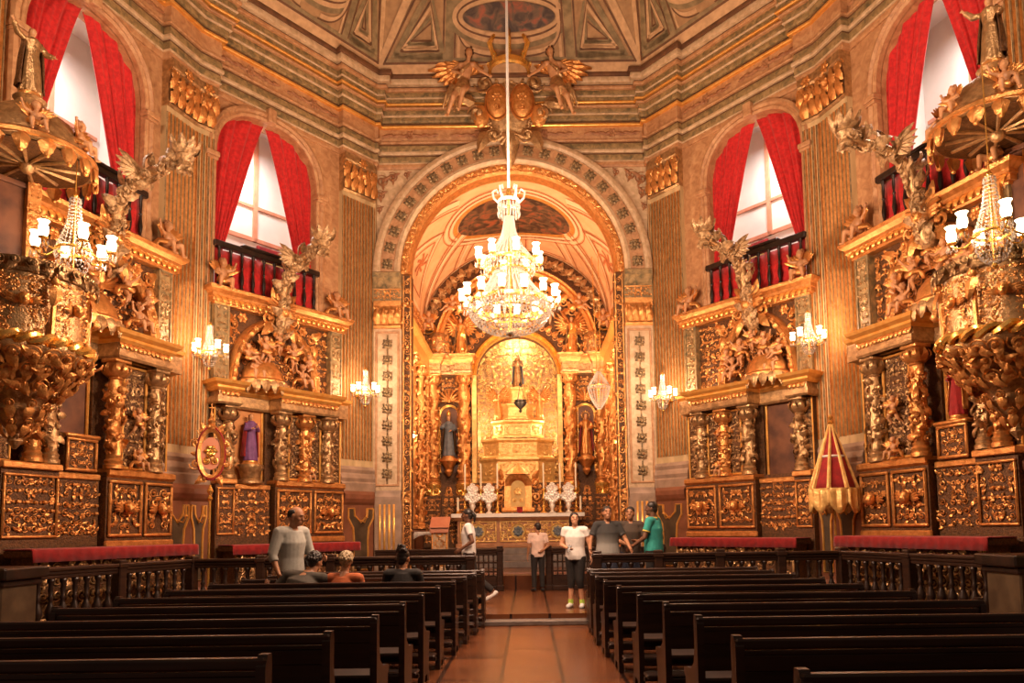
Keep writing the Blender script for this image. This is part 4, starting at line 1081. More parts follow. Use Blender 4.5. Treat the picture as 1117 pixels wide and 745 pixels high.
# ------------------------------------------------------------------ chancel shell
VS, VR, VX = 7.72, 2.75, 3.0
mb = MB(); mb.arc(0, VS, VX, VR, 0, pi, 40, [(0, 17.85), (.3, 17.85), (.3, 24.0), (0, 24.0)]); struct(mb.build('ceiling_chancel', 'vault', None))
for q, nm in ((-1, 'left'), (1, 'right')):
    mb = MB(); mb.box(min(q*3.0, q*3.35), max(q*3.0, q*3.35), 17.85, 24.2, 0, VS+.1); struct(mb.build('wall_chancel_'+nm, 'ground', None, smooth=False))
RB = {k: MB() for k in ('vault_pale', 'vault_line', 'paint', 'gold_line')}
def FV(u, v, h=0):      # u = metres around the vault from its crown, v = depth
    a = pi/2-u/3.05
    return Vector(((VX-h)*cos(a), v, VS+(VR-h)*sin(a)))
OC = 20.35
def dense(pts, n=10):
    out = []
    for p, q in zip(pts[:-1], pts[1:]): out += [(p[0]+(q[0]-p[0])*k/n, p[1]+(q[1]-p[1])*k/n) for k in range(n)]
    return out+[pts[-1]]
for d_, w_, m_ in ((.10, .14, 'gold_line'), (.24, .10, 'vault_pale'), (.33, .035, 'vault_line'), (.44, .10, 'vault_pale'), (.54, .03, 'vault_line')):
    ribbon(FV, m_, ell(0, OC, 1.72+d_, 1.18+d_, 56), w_, True)
n = 44
RB['paint'].add([tuple(FV(0, OC, .03))]+[tuple(FV(r_*1.72*cos(2*pi*k/n), OC+r_*1.18*sin(2*pi*k/n), .03)) for r_ in (.35, .7, 1) for k in range(n)],
                [(0, 1+k, 1+(k+1) % n) for k in range(n)]+[(1+j*n+k, 1+(j+1)*n+k, 1+(j+1)*n+(k+1) % n, 1+j*n+(k+1) % n) for j in (0, 1) for k in range(n)])
UE = 3.05*pi/2
for q in (-1, 1):
    for (w_, m_, off) in ((.26, 'vault_pale', 0), (.04, 'vault_line', .15), (.04, 'vault_line', -.15), (.05, 'vault_line', .34), (.05, 'vault_line', -.34)):
        ribbon(FV, m_, bez((q*(1.5+abs(off)*.3), 20.75+off), (q*2.6, 21.9+off), (q*(UE-.1), 23.3+off*1.2), 20), w_)
        ribbon(FV, m_, bez((q*(1.5+abs(off)*.3), 18.75-off), (q*2.9, 18.5-off*.7), (q*(UE-.1), 18.05-off*.2), 20), w_)
    for s_ in (1.0, .86, .62):
        c = (q*(3.15), 20.2)
        T = [(q*2.15, 19.9), (q*(UE-.35), 18.6), (q*(UE-.35), 22.3)]
        T = [(c[0]+(x-c[0])*s_, c[1]+(y-c[1])*s_) for x, y in T]
        ribbon(FV, 'vault_line' if s_ != .86 else 'vault_pale', dense(T+[T[0]]), .05 if s_ != .86 else .09)
    for k in range(7): 
        a = k*2*pi/7; ribbon(FV, 'vault_line', bez((q*3.3, 20.2), (q*3.3+.2*cos(a+.6), 20.2+.2*sin(a+.6)), (q*3.3+.38*cos(a), 20.2+.38*sin(a)), 6), .10)
    # tail triangles towards the altar
    for s_ in (1.0, .8, .55):
        T = [(q*.35, 21.35), (q*1.55, 21.35), (q*2.35, 23.2), (q*.35, 23.2)]
        c = (q*1.0, 22.2); T = [(c[0]+(x-c[0])*s_, c[1]+(y-c[1])*s_) for x, y in T]
        ribbon(FV, 'vault_line' if s_ != .8 else 'vault_pale', dense(T+[T[0]]), .045 if s_ != .8 else .09)
ribbon(FV, 'vault_line', [(0, 21.3), (0, 23.4)], .16); ribbon(FV, 'vault_pale', dense([(-UE, 23.2), (UE, 23.2)], 40), .5); ribbon(FV, 'vault_line', dense([(-UE, 22.9), (UE, 22.9)], 40), .05)
for m_, mb_ in RB.items():
    o = mb_.build('ceiling_chancel_'+{'vault_pale': 'bands', 'vault_line': 'lines', 'paint': 'painting', 'gold_line': 'moulding'}[m_], m_, None); struct(o)

# carved panelling along the chancel sides
for q, nm in ((-1, 'left'), (1, 'right')):
    r = thing('chancel_panelling', 'carved gilt panelling along the %s side wall of the chancel' % nm, 'panelling', (q*3.0, 17.95, 0), q*pi/2, 'chancel side panelling')
    sg = 1 if q > 0 else -1      # local +x runs into the chancel after mirroring
    X = lambda v: v
    D = 4.9
    m = MB(sg); m.box(0, D, 0, .10, .45, 1.5); m.box(0, D, 0, .16, .45, .7, .02); m.box(0, D, 0, .16, 1.42, 1.52, .02); m.build('base', 'dado', r, smooth=False)
    m = MB(sg); m.box(0, D, 0, .06, 1.52, VS-.2); m.build('backing', 'ground', r, smooth=False)
    for k in range(4):
        x = .14+k*1.5
        c = column(r, sg*x, .20, 1.55, 6.3, .13, 'gold', 40+k, k % 2 == 0)
    m = MB(sg)
    for k in range(3):
        a, b_ = .36+k*1.5, 1.42+k*1.5
        m.frame(a, b_, 1.7, 3.9, .06, .05, .06); m.relief(a+.07, b_-.07, 1.8, 3.8, .22, 60+k, .06); m.frame(a, b_, 4.0, 6.2, .06, .05, .06); m.relief(a+.07, b_-.07, 4.1, 6.1, .22, 70+k, .06, heads=.2)
    m.build('carving', 'gold', r)
    m = MB(sg); m.sweep([(0, .0), (D, .0)], [(0, 6.3), (.30, 6.3), (.33, 6.45), (.30, 6.5), (.30, 6.75), (.40, 6.85), (.42, 6.95), (0, 6.95)]); m.build('cornice', 'gold_line', r, smooth=False)
    m = MB(sg); m.relief(0, D, 7.0, VS+.3, .2, 81, .08, heads=.3); m.build('frieze_carving', 'gold', r)

# ------------------------------------------------------------------ high altar retable
RY = 23.0
mb = MB(); OW, OZ = 1.28, 6.35; T = -.3
mb.box(-3.2, -OW, T, 0, 0, 10.7); mb.box(OW, 3.2, T, 0, 0, 10.7); mb.box(-OW, OW, T, 0, 0, 2.95)
A = [(OW*cos(pi*i/24), OZ+OW*sin(pi*i/24)) for i in range(25)]
for (xa, za), (xb, zb) in zip(A[:-1], A[1:]):
    mb.add([(xa, 0, za), (xb, 0, zb), (xb, 0, 10.7), (xa, 0, 10.7), (xa, T, za), (xb, T, zb), (xb, T, 10.7), (xa, T, 10.7)], [(0, 1, 2, 3), (7, 6, 5, 4), (4, 5, 1, 0), (3, 2, 6, 7)])
o = struct(mb.build('wall_chancel_back', 'ground', None, smooth=False)); o.location = (0, RY, 0); o.rotation_euler = (0, 0, pi)
mb = MB(); a, b2, c, d = -1.9, 1.9, RY+.31, RY+2.2
mb.add([(a, c, 2.9), (b2, c, 2.9), (b2, d, 2.9), (a, d, 2.9), (a, c, 8.4), (b2, c, 8.4), (b2, d, 8.4), (a, d, 8.4)], [(0, 1, 2, 3), (3, 2, 6, 7), (0, 3, 7, 4), (1, 5, 6, 2), (4, 7, 6, 5)])
struct(mb.build('wall_throne_recess', 'gold_old', None, smooth=False))
mb = MB(); mb.at(Matrix.Translation((0, RY+2.18, 0)) @ Matrix.Rotation(pi, 4, 'Z')).relief(-1.6, 1.6, 3.0, 8.2, .24, 51, 0, heads=.1)
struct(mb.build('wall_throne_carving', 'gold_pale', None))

rt = thing('high_altar_retable', 'great gilt high altar retable with twisted columns at the end of the chancel', 'retable', (0, RY, 0), pi)
m = MB()
for q in (-1, 1):
    for x in (1.66, 2.62): m.box(q*x-.27, q*x+.27, 0, .62, .96, 2.55, .02)
    m.box(min(q*1.4, q*2.95), max(q*1.4, q*2.95), 0, .45, .96, 2.9)
m.box(-1.4, 1.4, 0, .4, .96, 2.92); bs = m.build('base', 'ground', rt, smooth=False)
m = MB()
for q in (-1, 1):
    for x in (1.66, 2.62): m.relief(q*x-.24, q*x+.24, 1.1, 2.5, .16, int(x*10), .62, heads=.3)
    m.relief(min(q*1.95, q*2.3), max(q*1.95, q*2.3), 1.1, 2.8, .15, 5, .45)
m.relief(-1.35, 1.35, 2.0, 2.9, .2, 7, .40, heads=.1); m.build('base_carving', 'gold', bs)
m = MB()
for q in (-1, 1):
    for x in (1.66, 2.62):
        m.lathe([(.2, 2.5), (.27, 2.55), (.24, 2.66), (.26, 2.75), (.29, 2.84), (.29, 2.9)], 14, (q*x, .33, 0))
        m.scroll(q*x-.12, 2.66, .14, 0, 1.4, 1, y=.55); m.scroll(q*x+.12, 2.66, .14, pi, 1.4, -1, y=.55)
m.build('console', 'gold_leaf', rt)
for q in (-1, 1):
    column(rt, q*1.66, .33, 2.9, 6.35, .185, 'gold', 3, True); column(rt, q*2.62, .33, 2.9, 6.35, .185, 'gold', 4, True)
    # niche between the columns
    m = MB(); m.arc(q*2.14, 5.1, .27, .27, 0, pi, 14, [(0, 0), (0, .08), (.07, .10), (.09, 0)]); m.box(q*2.14-.36, q*2.14-.27, 0, .09, 3.3, 5.1); m.box(q*2.14+.27, q*2.14+.36, 0, .09, 3.3, 5.1)
    nf = m.build('niche_frame', 'gold_leaf', rt)
    m = MB(); m.box(q*2.14-.27, q*2.14+.27, 0, .02, 3.3, 5.1); m.arc(q*2.14, 5.1, .135, .135, 0, pi, 12, [(-.135, 0), (-.135, .02), (.135, .02), (.135, 0)]); m.build('niche_back', 'niche', nf, smooth=False)
    m = MB(); m.lathe([(.03, 3.15), (.14, 3.3), (.10, 3.38), (.22, 3.55), (.30, 3.62), (.30, 3.70)], 14, (q*2.14, .30, 0)); m.box(q*2.14-.12, q*2.14+.12, 0, .3, 3.35, 3.6, .02); m.build('niche_bracket', 'gold', nf)
    m = MB(); m.shell(q*2.14, 5.55, .34, .05, 0, pi, 9); m.relief(q*2.14-.28, q*2.14+.28, 5.5, 6.3, .16, 8, .02); m.build('niche_carving', 'gold', nf)
    # entablature block
    pth = [(1.40, 0), (1.40, .36), (1.42, .36), (1.42, .62), (1.92, .62), (1.92, .36), (2.36, .36), (2.36, .62), (2.90, .62), (2.90, 0)]
    mm = MB(q)
    mm.sweep(pth, [(-.2, 6.35), (0, 6.35), (.02, 6.42), (.0, 6.46), (0, 6.66), (-.2, 6.66)]); e = mm.build('entablature', 'gold_old', rt, smooth=False)
    mm = MB(q)
    for x_ in (1.67, 2.63): mm.relief(x_-.22, x_+.22, 6.47, 6.65, .11, 12, .62, heads=.3)
    mm.build('entablature_carving', 'gold', e)
    mm = MB(q); mm.sweep(pth, [(-.25, 6.66), (.02, 6.66), (.08, 6.74), (.08, 6.80), (.15, 6.87), (.15, 6.92), (-.25, 6.92)]); mm.build('entablature_cornice', 'gold', e, smooth=False)
    mm = MB(q); mm.box(1.45, 2.86, 0, .3, 6.36, 6.9); mm.relief(1.93, 2.34, 6.4, 6.68, .13, 14, .36); mm.build('entablature_core', 'gold_old', e, smooth=False)
    # drum and volutes above the outer column
    m = MB(); m.lathe([(.42, 6.92), (.44, 7.0), (.40, 7.04), (.40, 7.35), (.30, 7.62), (.12, 7.76), (.02, 7.8)], 18, (q*2.45, .15, 0), 0, pi, caps=False); dm = m.build('drum', 'gold_old', rt)
    m = MB()
    for k in range(18):
        a = pi*(k%6+.5)/6; zz = (7.08, 7.26, 7.46)[k//6]; rr = (.42, .41, .36)[k//6]
        m2 = m.at(Matrix.Translation((q*2.45+rr*cos(a), .15+rr*sin(a), zz)) @ Matrix.Rotation(a-pi/2, 4, 'Z')); m2.scroll(0, 0, .09, k, 1.3, 1 if k % 2 else -1, .022); m2.leaf(0, 0, .16, k*1.7, .09)
    m.build('drum_carving', 'gold', dm)
    m = MB(); m.scroll(q*1.75, 7.15, .26, 0 if q > 0 else pi, 1.5, q, .05, .3); m.leaf(q*1.75, 7.35, .5, pi/2, .25, .3); m.scroll(q*2.75, 7.9, .24, 0, 1.4, -q, .05, .12)
    m.build('volute', 'gold_leaf', rt)
m = MB()
m.arc(0, OZ, OW, OW, 0, pi, 36, [(0, -.05), (0, .16), (.06, .22), (.12, .18), (.17, .24), (.24, .14), (.24, 0)]); ao = m.build('throne_arch', 'gold_leaf', rt)
for q in (-1, 1):
    m = MB(); m.box(min(q*OW, q*(OW+.14)), max(q*OW, q*(OW+.14)), 0, .2, 2.95, OZ); m.relief(min(q*OW, q*(OW+.14)), max(q*OW, q*(OW+.14)), 3, OZ, .08, 2, .2); m.build('throne_jamb', 'gold_pale', ao)
m = MB()
for k in range(21):
    a = pi*(k+.5)/21; m2 = m.at(Matrix.Translation(((OW+.42)*cos(a), .05, OZ+(OW+.42)*sin(a))) @ Matrix.Rotation(pi/2-a, 4, 'Y'))
    m2.scroll(-.08, 0, .12, 0, 1.3, 1); m2.leaf(0, 0, .26, pi/2, .16)
m.build('arch_carving', 'gold', ao)
m = MB(); m.arc(0, 7.0, 2.55, 2.75, .12, pi-.12, 40, [(-.16, 0), (-.16, .3), (-.08, .38), (0, .3), (.06, .34), (.12, .2), (.12, 0)]); oa = m.build('outer_arch', 'gold', rt)
m = MB()
for k in range(15):
    a = .25+(pi-.5)*(k+.5)/15; m2 = m.at(Matrix.Translation((2.2*cos(a), .04, 7.0+2.3*sin(a))) @ Matrix.Rotation(pi/2-a, 4, 'Y'))
    m2.scroll(-.10, 0, .17, 0, 1.3, 1); m2.leaf(0, 0, .36, pi/2, .22); m2.leaf(0, 0, .3, -pi/2, .2); m2.flower(.16, .1, .1, 5)
m.relief(-1.2, 1.2, 8.2, 9.3, .26, 19, .04, heads=.3); m.build('outer_arch_carving', 'gold', oa)
m = MB()
for k in range(27):
    a = .12+(pi-.24)*(k+.5)/27; m2 = m.at(Matrix.Translation((2.80*cos(a), .02, 7.62+2.52*sin(a))) @ Matrix.Rotation(pi/2-a, 4, 'Y'))
    m2.scroll(-.08, 0, .13, k, 1.3, 1 if k % 2 else -1); m2.leaf(0, -.05, .3, pi/2+.3*(k % 3-1), .18); m2.leaf(.06, 0, .22, -pi/2+.5, .14); m2.flower(.1, .05, .09, 5)
m.build('lunette_carving', 'gold_old', oa)
for q in (-1, 1):
    for (x, z, s_, po) in ((2.75, 8.0, 1.3, 0), (1.0, 8.35, 1.2, 1), (.35, 8.9, 1.1, 1), (2.0, 8.55, 1.2, 2)):
        putto(rt, po, (q*x, .38, z-.2), 0, s_, True, q)
# tabernacle
tb = thing('tabernacle', 'gilt tabernacle with an ochre door in the middle of the high altar', 'tabernacle', (0, RY, 2.02), pi)
m = MB(); m.box(-.5, .5, .42, .72, 0, .12, .02); m.box(-.42, .42, .42, .66, .12, .8); m.arc(0, .8, .36, .36, 0, pi, 18, [(-.30, .42), (-.06, .66), (.06, .70), (.08, .42)]); m.lathe([(.40, 1.15), (.34, 1.2), (.25, 1.32), (.1, 1.4), (.02, 1.5)], 14, (0, .5, 0)); m.build('body', 'gold', tb)
m = MB(); m.prism([(-.22, .16), (.22, .16), (.22, .74)]+[(.22*cos(pi*k/10), .74+.22*sin(pi*k/10)) for k in range(1, 10)]+[(-.22, .74)], .655, .685); dd = m.build('door', 'ochre', tb, smooth=False); m = MB(); m.flower(0, .62, .13, 8, .685); m.scroll(-.1, .35, .08, 0, 1.4, 1, .018, .685); m.scroll(.1, .35, .08, pi, 1.4, -1, .018, .685); m.build('door_carving', 'gold_pale', dd)
m = MB()
for q in (-1, 1):
    m.scroll(q*.52, .9, .16, 0, 1.5, q, .035, .5); m.scroll(q*.56, .45, .2, pi, 1.5, -q, .04, .5); m.leaf(q*.5, 1.0, .34, pi/2-q*.3, .18, .5)
m.build('volutes', 'gold', tb)

# stepped throne
th = thing('altar_throne', 'brightly lit stepped gilt throne inside the retable arch', 'throne', (0, RY+.75, 2.92), pi)
tiers = [(2.35, 0, .82, .75), (2.2, .82, .62, .62), (1.55, 1.50, .55, .5), (1.05, 2.10, .5, .4), (.62, 2.65, .5, .28)]
for k, (w, z, h, d) in enumerate(tiers):
    m = MB()
    hw = w/2; oct_ = [(-hw, -d), (-hw, d*.45), (-hw*.55, d), (hw*.55, d), (hw, d*.45), (hw, -d)]
    pr = [(0, z), (.06, z), (.06, z+.06), (0, z+.10), (-.02, z+h-.14), (.03, z+h-.09), (.08, z+h-.05), (.08, z+h), (0, z+h)]
    m.sweep(oct_[::-1] if False else oct_, [(a_-.0, b_) for a_, b_ in pr]); m.loft([[(x, y, z+h-.01) for x, y in oct_[::-1]], [(x, y, z+h) for x, y in oct_[::-1]]])
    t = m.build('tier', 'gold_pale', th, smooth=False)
    m = MB(); m.relief(-hw*.52, hw*.52, z+.10, z+h-.12, min(.2, h*.34), 90+k, d-.02, heads=.1)
    for q in (-1, 1):
        m2 = m.at(Matrix.Translation((q*hw*.78, d*.72, 0)) @ Matrix.Rotation(-q*atan2(d*.55, hw*.45), 4, 'Z')); m2.relief(-hw*.2, hw*.2, z+.1, z+h-.12, min(.16, h*.3), 99+k, 0)
    m.build('tier_carving', 'gold_pale', t)

# candlesticks, silver palms and candles on the altar
at_ = thing('high_altar_table', 'high altar table with three painted medallions on its orange front', 'altar', (0, 22.05, .96), pi)
m = MB(); m.box(-1.85, 1.85, -.35, .30, 0, .12, .02); m.box(-1.8, 1.8, -.35, .24, .12, .90); m.build('body', 'altar_wood', at_, smooth=False)
m = MB(); m.box(-1.95, 1.95, -.4, .36, .90, 1.0, .02); m.sweep([(-1.9, .26), (1.9, .26)], [(0, .80), (.02, .80), (.07, .88), (.07, .9), (0, .9)]); m.build('table_top', 'altar_wood', at_, smooth=False)
m = MB(); m.box(-1.97, 1.97, -.38, .38, 1.0, 1.012); m.box(-1.97, 1.97, .365, .38, .90, 1.01); m.build('linen', 'white', at_, smooth=False)
m = MB()
for cx in (-1.18, 0, 1.18):
    m.frame(cx-.54, cx+.54, .17, .78, .035, .03, .24); m.arc(cx, .475, .22, .22, 0, 2*pi, 24, [(-.02, .24), (0, .28), (.025, .24)])
    for k in range(8): m.leaf(cx+.24*cos(k*pi/4), .475+.24*sin(k*pi/4), .12, k*pi/4+.5, .07, .24)
    for q in (-1, 1): m.scroll(cx+q*.38, .34, .09, 0, 1.3, q, .018, .24); m.scroll(cx+q*.38, .61, .09, 0, 1.3, -q, .018, .24); m.relief(cx+q*.38-.13, cx+q*.38+.13, .22, .73, .10, 5, .24)
m.build('front_carving', 'gold_pale', at_)
for cx in (-1.18, 0, 1.18):
    m = MB(); m.arc(cx, .475, .11, .11, 0, 2*pi, 20, [(-.109, .243), (-.109, .25), (.09, .25), (.09, .243)])
    md = m.build('medallion', 'ochre', at_)
    m = MB(); m.flower(cx, .475, .16, 8, .25); m.build('medallion_flower', 'bluegrey', md)

CANDLE = None
def altar_candle(x, k, label):
    global CANDLE
    if CANDLE is None:
        CANDLE = thing('altar_candlestick', label, 'candlestick', (x, 22.2, 1.972), 0, 'tall altar candlesticks')
        m = MB(); m.lathe([(.11, 0), (.12, .02), (.06, .06), (.03, .14), (.06, .20), (.03, .26), (.025, .42), (.05, .48), (.025, .54), (.03, .68), (.07, .72), (.07, .74), (.02, .76)], 14); m.build('stem', 'gold_leaf', CANDLE)
        m = MB(); m.lathe([(.026, .74), (.024, 1.5), (.004, 1.53)], 8); m.build('candle', 'wax', CANDLE)
    else: dup(CANDLE, label, (x, 22.2, 1.972))
ordn = ('outermost', 'middle', 'innermost')
for q, sd in ((-1, 'left'), (1, 'right')):
    for j, x in enumerate((1.68, 1.20, .70)):
        altar_candle(.08+q*x, j, 'tall gilt candlestick, %s of three on the %s half of the high altar' % (ordn[j], sd))
PALM = None
for q, sd in ((-1, 'left'), (1, 'right')):
    for j, x in enumerate((1.44, .95)):
        lab = 'silver altar bouquet, %s of the pair on the %s half of the altar' % (('outer', 'inner')[j], sd)
        if PALM is None:
            PALM = thing('altar_bouquet', lab, 'ornament', (.08+q*x, 22.02, 1.972), 0, 'silver altar bouquets')
            m = MB(); m.lathe([(.09, 0), (.10, .02), (.04, .07), (.035, .12), (.09, .22), (.07, .30), (.09, .33), (.03, .34)], 12); m.build('vase', 'silver', PALM)
            m = MB()
            m2 = m.at(Matrix.Rotation(pi, 4, 'Z'))
            for (dx, dz, s_) in ((0, .42, .15), (-.12, .50, .14), (.12, .50, .14), (0, .62, .16), (-.08, .74, .11), (.08, .74, .11), (0, .84, .09)):
                m2.flower(dx, dz, s_, 7, .02); m.flower(dx, dz, s_, 7, .02)
            m.build('flower_spray', 'silver', PALM)
        else: dup(PALM, lab, (.08+q*x, 22.02, 1.972))
SH = None
for q, sd in ((-1, 'left'), (1, 'right')):
    lab = 'short thick candle on a small stand at the %s end of the high altar' % sd
    if SH is None:
        SH = thing('short_candle', lab, 'candle', (.04+q*1.84, 22.0, 1.972), 0, 'short candles at the altar ends')
        m = MB(); m.lathe([(.07, 0), (.07, .02), (.03, .05), (.05, .09), (.02, .10)], 12); m.build('stand', 'gold_leaf', SH)
        m = MB(); m.lathe([(.03, .09), (.03, .48), (.005, .5)], 10); m.build('candle', 'wax', SH)
    else: dup(SH, lab, (.04+q*1.84, 22.0, 1.972))
m = MB(); m.lathe([(.03, 0), (.07, .02), (.10, .08), (.085, .16), (.10, .18), (.02, .14)], 12); o = m.build('red_vase', 'redcloth', None); o.location = (.06, 21.85, 1.972); tag(o, 'small bright red vase at the centre of the high altar', 'vase')

# statues of the retable
def wp(px_x, y, z): return (px_x, y, z)
statue('saint_statue', 'dark robed bishop saint with a staff in the left niche of the high altar', (-2.14, RY-.30, 3.70), pi, 1.28, 'bluegrey', 'ground', 1, staff=True, headgear='mitre')
statue('saint_statue', 'gilt robed saint with a staff in the right niche of the high altar', (2.14, RY-.30, 3.70), pi, 1.28, 'gold', 'redcloth', 1, staff=True, headgear='halo')
statue('angel_statue', 'small praying angel on the left of the throne steps', (-.62, RY+.45, 5.02), pi, .85, 'gold', None, 0, wings=True, group='angels on the throne')
statue('angel_statue', 'small praying angel on the right of the throne steps', (.72, RY+.45, 5.02), pi, .85, 'gold', None, 0, wings=True, group='angels on the throne')
statue('madonna_statue', 'crowned statue on the topmost step of the throne', (.02, RY+.75, 6.07), pi, 1.05, 'gold_old', 'bluegrey', 0, headgear='halo')
statue('angel_statue', 'gilt angel standing on the cornice left of the throne arch', (-1.75, RY-.3, 6.92), pi, 1.15, 'gold', 'gold_old', 2, wings=True, group='angels on the high altar cornice')
statue('angel_statue', 'gilt angel standing on the cornice right of the throne arch', (1.75, RY-.3, 6.92), pi, 1.15, 'gold', 'gold_old', 2, wings=True, group='angels on the high altar cornice')
# ------------------------------------------------------------------ coat of arms with angels over the arch
ca = thing('coat_of_arms', 'crowned gilt coat of arms with two shields above the chancel arch', 'coat of arms', (-.02, FARZ-.42, 10.55), pi)
m = MB()
m.ball((0, -.1, 1.2), (.62, .20, .76), 16, 10)
m.relief(-.55, .55, .62, 1.9, .2, 77, .0)
for q in (-1, 1):
    m.scroll(q*.78, 1.0, .26, 0 if q > 0 else pi, 1.5, q, .06, .0); m.scroll(q*.62, 1.75, .24, 0 if q > 0 else pi, 1.5, -q, .06, .0)
    m.leaf(q*.5, .55, .6, -pi/2+q*.6, .3, .0, .4, -.4*q); m.leaf(q*.85, 1.3, .5, q*.2 if q > 0 else pi+.2, .26)
    m.scroll(q*.4, .42, .2, 0, 1.5, q, .05, .05)
m.shell(0, .45, .34, .1, pi*1.1, pi*1.9, 9); m.lathe([(.02, -.35), (.10, -.2), (.16, 0), (.24, .3), (.2, .5)], 12, (0, .0, 0)); m.build('cartouche', 'gold_old', ca)
for q in (-1, 1):
    m = MB(); m.ball((q*.30, .10, 1.28), (.27, .10, .42), 14, 9); s_ = m.build('shield', 'gold', ca)
    m = MB(); m.arc(q*.30, 1.28, .27, .42, 0, 2*pi, 24, [(-.02, .06), (.02, .12), (.05, .06)]); m.build('shield_rim', 'gold', s_)
    m = MB(); m.flower(q*.30, 1.36, .13, 6, .17); m.scroll(q*.3, 1.10, .1, 0, 1.4, q, .025, .17); m.build('shield_carving', 'gold', s_)
    m = MB(); m.ball((q*.70, .04, .95), (.2, .08, .3), 12, 8); m.build('side_shield', 'gold', ca)
m = MB(); m.lathe([(.36, 1.92), (.40, 1.95), (.40, 2.05), (.37, 2.08), (.34, 2.05), (.34, 1.94), (.36, 1.92)], 24, (0, 0, 0), caps=False)
for k in range(8):
    a = k*pi/4
    m.tube([(.37*cos(a), .37*sin(a), 2.06), (.50*cos(a), .50*sin(a), 2.3), (.36*cos(a), .36*sin(a), 2.56), (.04*cos(a), .04*sin(a), 2.62)], [.04, .05, .04, .03], 6)
    m.ball((.39*cos(a), .39*sin(a), 2.14), .06, 6, 5)
m.ball((0, 0, 2.68), .09, 8, 6); m.tube([(0, 0, 2.72), (0, 0, 2.9)], .025, 6); m.tube([(-.07, 0, 2.83), (.07, 0, 2.83)], .022, 6); cr = m.build('crown', 'gold_leaf', ca); cr.scale = (1.28, 1.28, 1.28); cr.location = (0, .12, -.50)
# ------------------------------------------------------------------ people
M['skin_light'] = surf('fair skin', (.56, .27, .15), (.62, .32, .19), 8, rough=.5)
M['skin_tan'] = surf('tan skin', (.36, .16, .08), (.42, .20, .10), 8, rough=.5)
M['skin_dark'] = surf('dark skin', (.13, .055, .03), (.17, .075, .04), 8, rough=.45)
M['hair_black'] = surf('black hair', (.010, .007, .005), (.025, .016, .012), 40, rough=.4)
M['hair_grey'] = surf('greying fair hair', (.30, .20, .10), (.44, .32, .18), 40, rough=.5)
def cloth(name, c, k=.85): return surf(name, tuple(v*k for v in c), c, 16, .35, .65, rough=.85, bump=.1, bscale=14)
M['c_grey'] = cloth('pale grey shirt cloth', (.36, .35, .31)); M['c_char'] = cloth('charcoal cloth', (.070, .058, .045)); M['c_orange'] = cloth('orange cloth', (.46, .115, .035))
M['c_black'] = cloth('black cloth', (.018, .014, .013)); M['c_white'] = cloth('white cotton', (.80, .76, .72)); M['c_pink'] = cloth('pale pink cotton', (.80, .58, .48))
M['c_teal'] = cloth('teal jersey', (.035, .34, .30)); M['c_navy'] = cloth('dark denim', (.03, .035, .06)); M['c_brown'] = cloth('dark brown print', (.075, .05, .035))
M['c_yellow'] = cloth('yellow trim', (.75, .55, .10)); M['c_lime'] = cloth('lime socks', (.50, .72, .10)); M['c_shoe'] = cloth('white shoe', (.72, .68, .64))
def ombre():
    m, nt, b = new_mat('grey ombre t-shirt')
    tc = nt.nodes.new('ShaderNodeTexCoord'); sx = nt.nodes.new('ShaderNodeSeparateXYZ'); nt.links.new(tc.outputs['Object'], sx.inputs[0])
    r = nt.nodes.new('ShaderNodeValToRGB'); mr = nt.nodes.new('ShaderNodeMapRange'); mr.inputs['From Min'].default_value = .95; mr.inputs['From Max'].default_value = 1.4
    r.color_ramp.elements[0].color = (.30, .29, .27, 1); r.color_ramp.elements[0].position = .2; r.color_ramp.elements[1].color = (.030, .028, .027, 1); r.color_ramp.elements[1].position = .75
    nt.links.new(sx.outputs['Z'], mr.inputs['Value']); nt.links.new(mr.outputs['Result'], r.inputs['Fac']); nt.links.new(r.outputs['Color'], b.inputs['Base Color'])
    b.inputs['Roughness'].default_value = .85
    return m
M['c_ombre'] = ombre()

STAND = dict(pel=(0, 0, .92), waist=(0, 0, 1.08), chest=(0, .01, 1.26), neck=(0, 0, 1.44), head=(0, .025, 1.585),
             shL=(-.18, 0, 1.385), shR=(.18, 0, 1.385), elL=(-.235, -.02, 1.11), elR=(.235, -.02, 1.11), wrL=(-.25, .06, .87), wrR=(.25, .06, .87),
             hipL=(-.09, 0, .90), hipR=(.09, 0, .90), knL=(-.10, .02, .48), knR=(.10, .02, .48), anL=(-.105, -.02, .085), anR=(.105, -.02, .085), toeL=(-.12, .14, .03), toeR=(.12, .14, .03))
SEAT = dict(STAND, pel=(0, 0, .52), waist=(0, .02, .67), chest=(0, .05, .86), neck=(0, .07, 1.03), head=(0, .11, 1.175), shL=(-.185, .05, .98), shR=(.185, .05, .98),
            elL=(-.25, .12, .72), elR=(.25, .12, .72), wrL=(-.15, .32, .62), wrR=(.15, .32, .62), hipL=(-.09, .03, .50), hipR=(.09, .03, .50),
            knL=(-.11, .44, .50), knR=(.11, .44, .50), anL=(-.11, .42, .085), anR=(.11, .42, .085), toeL=(-.12, .58, .03), toeR=(.12, .58, .03))

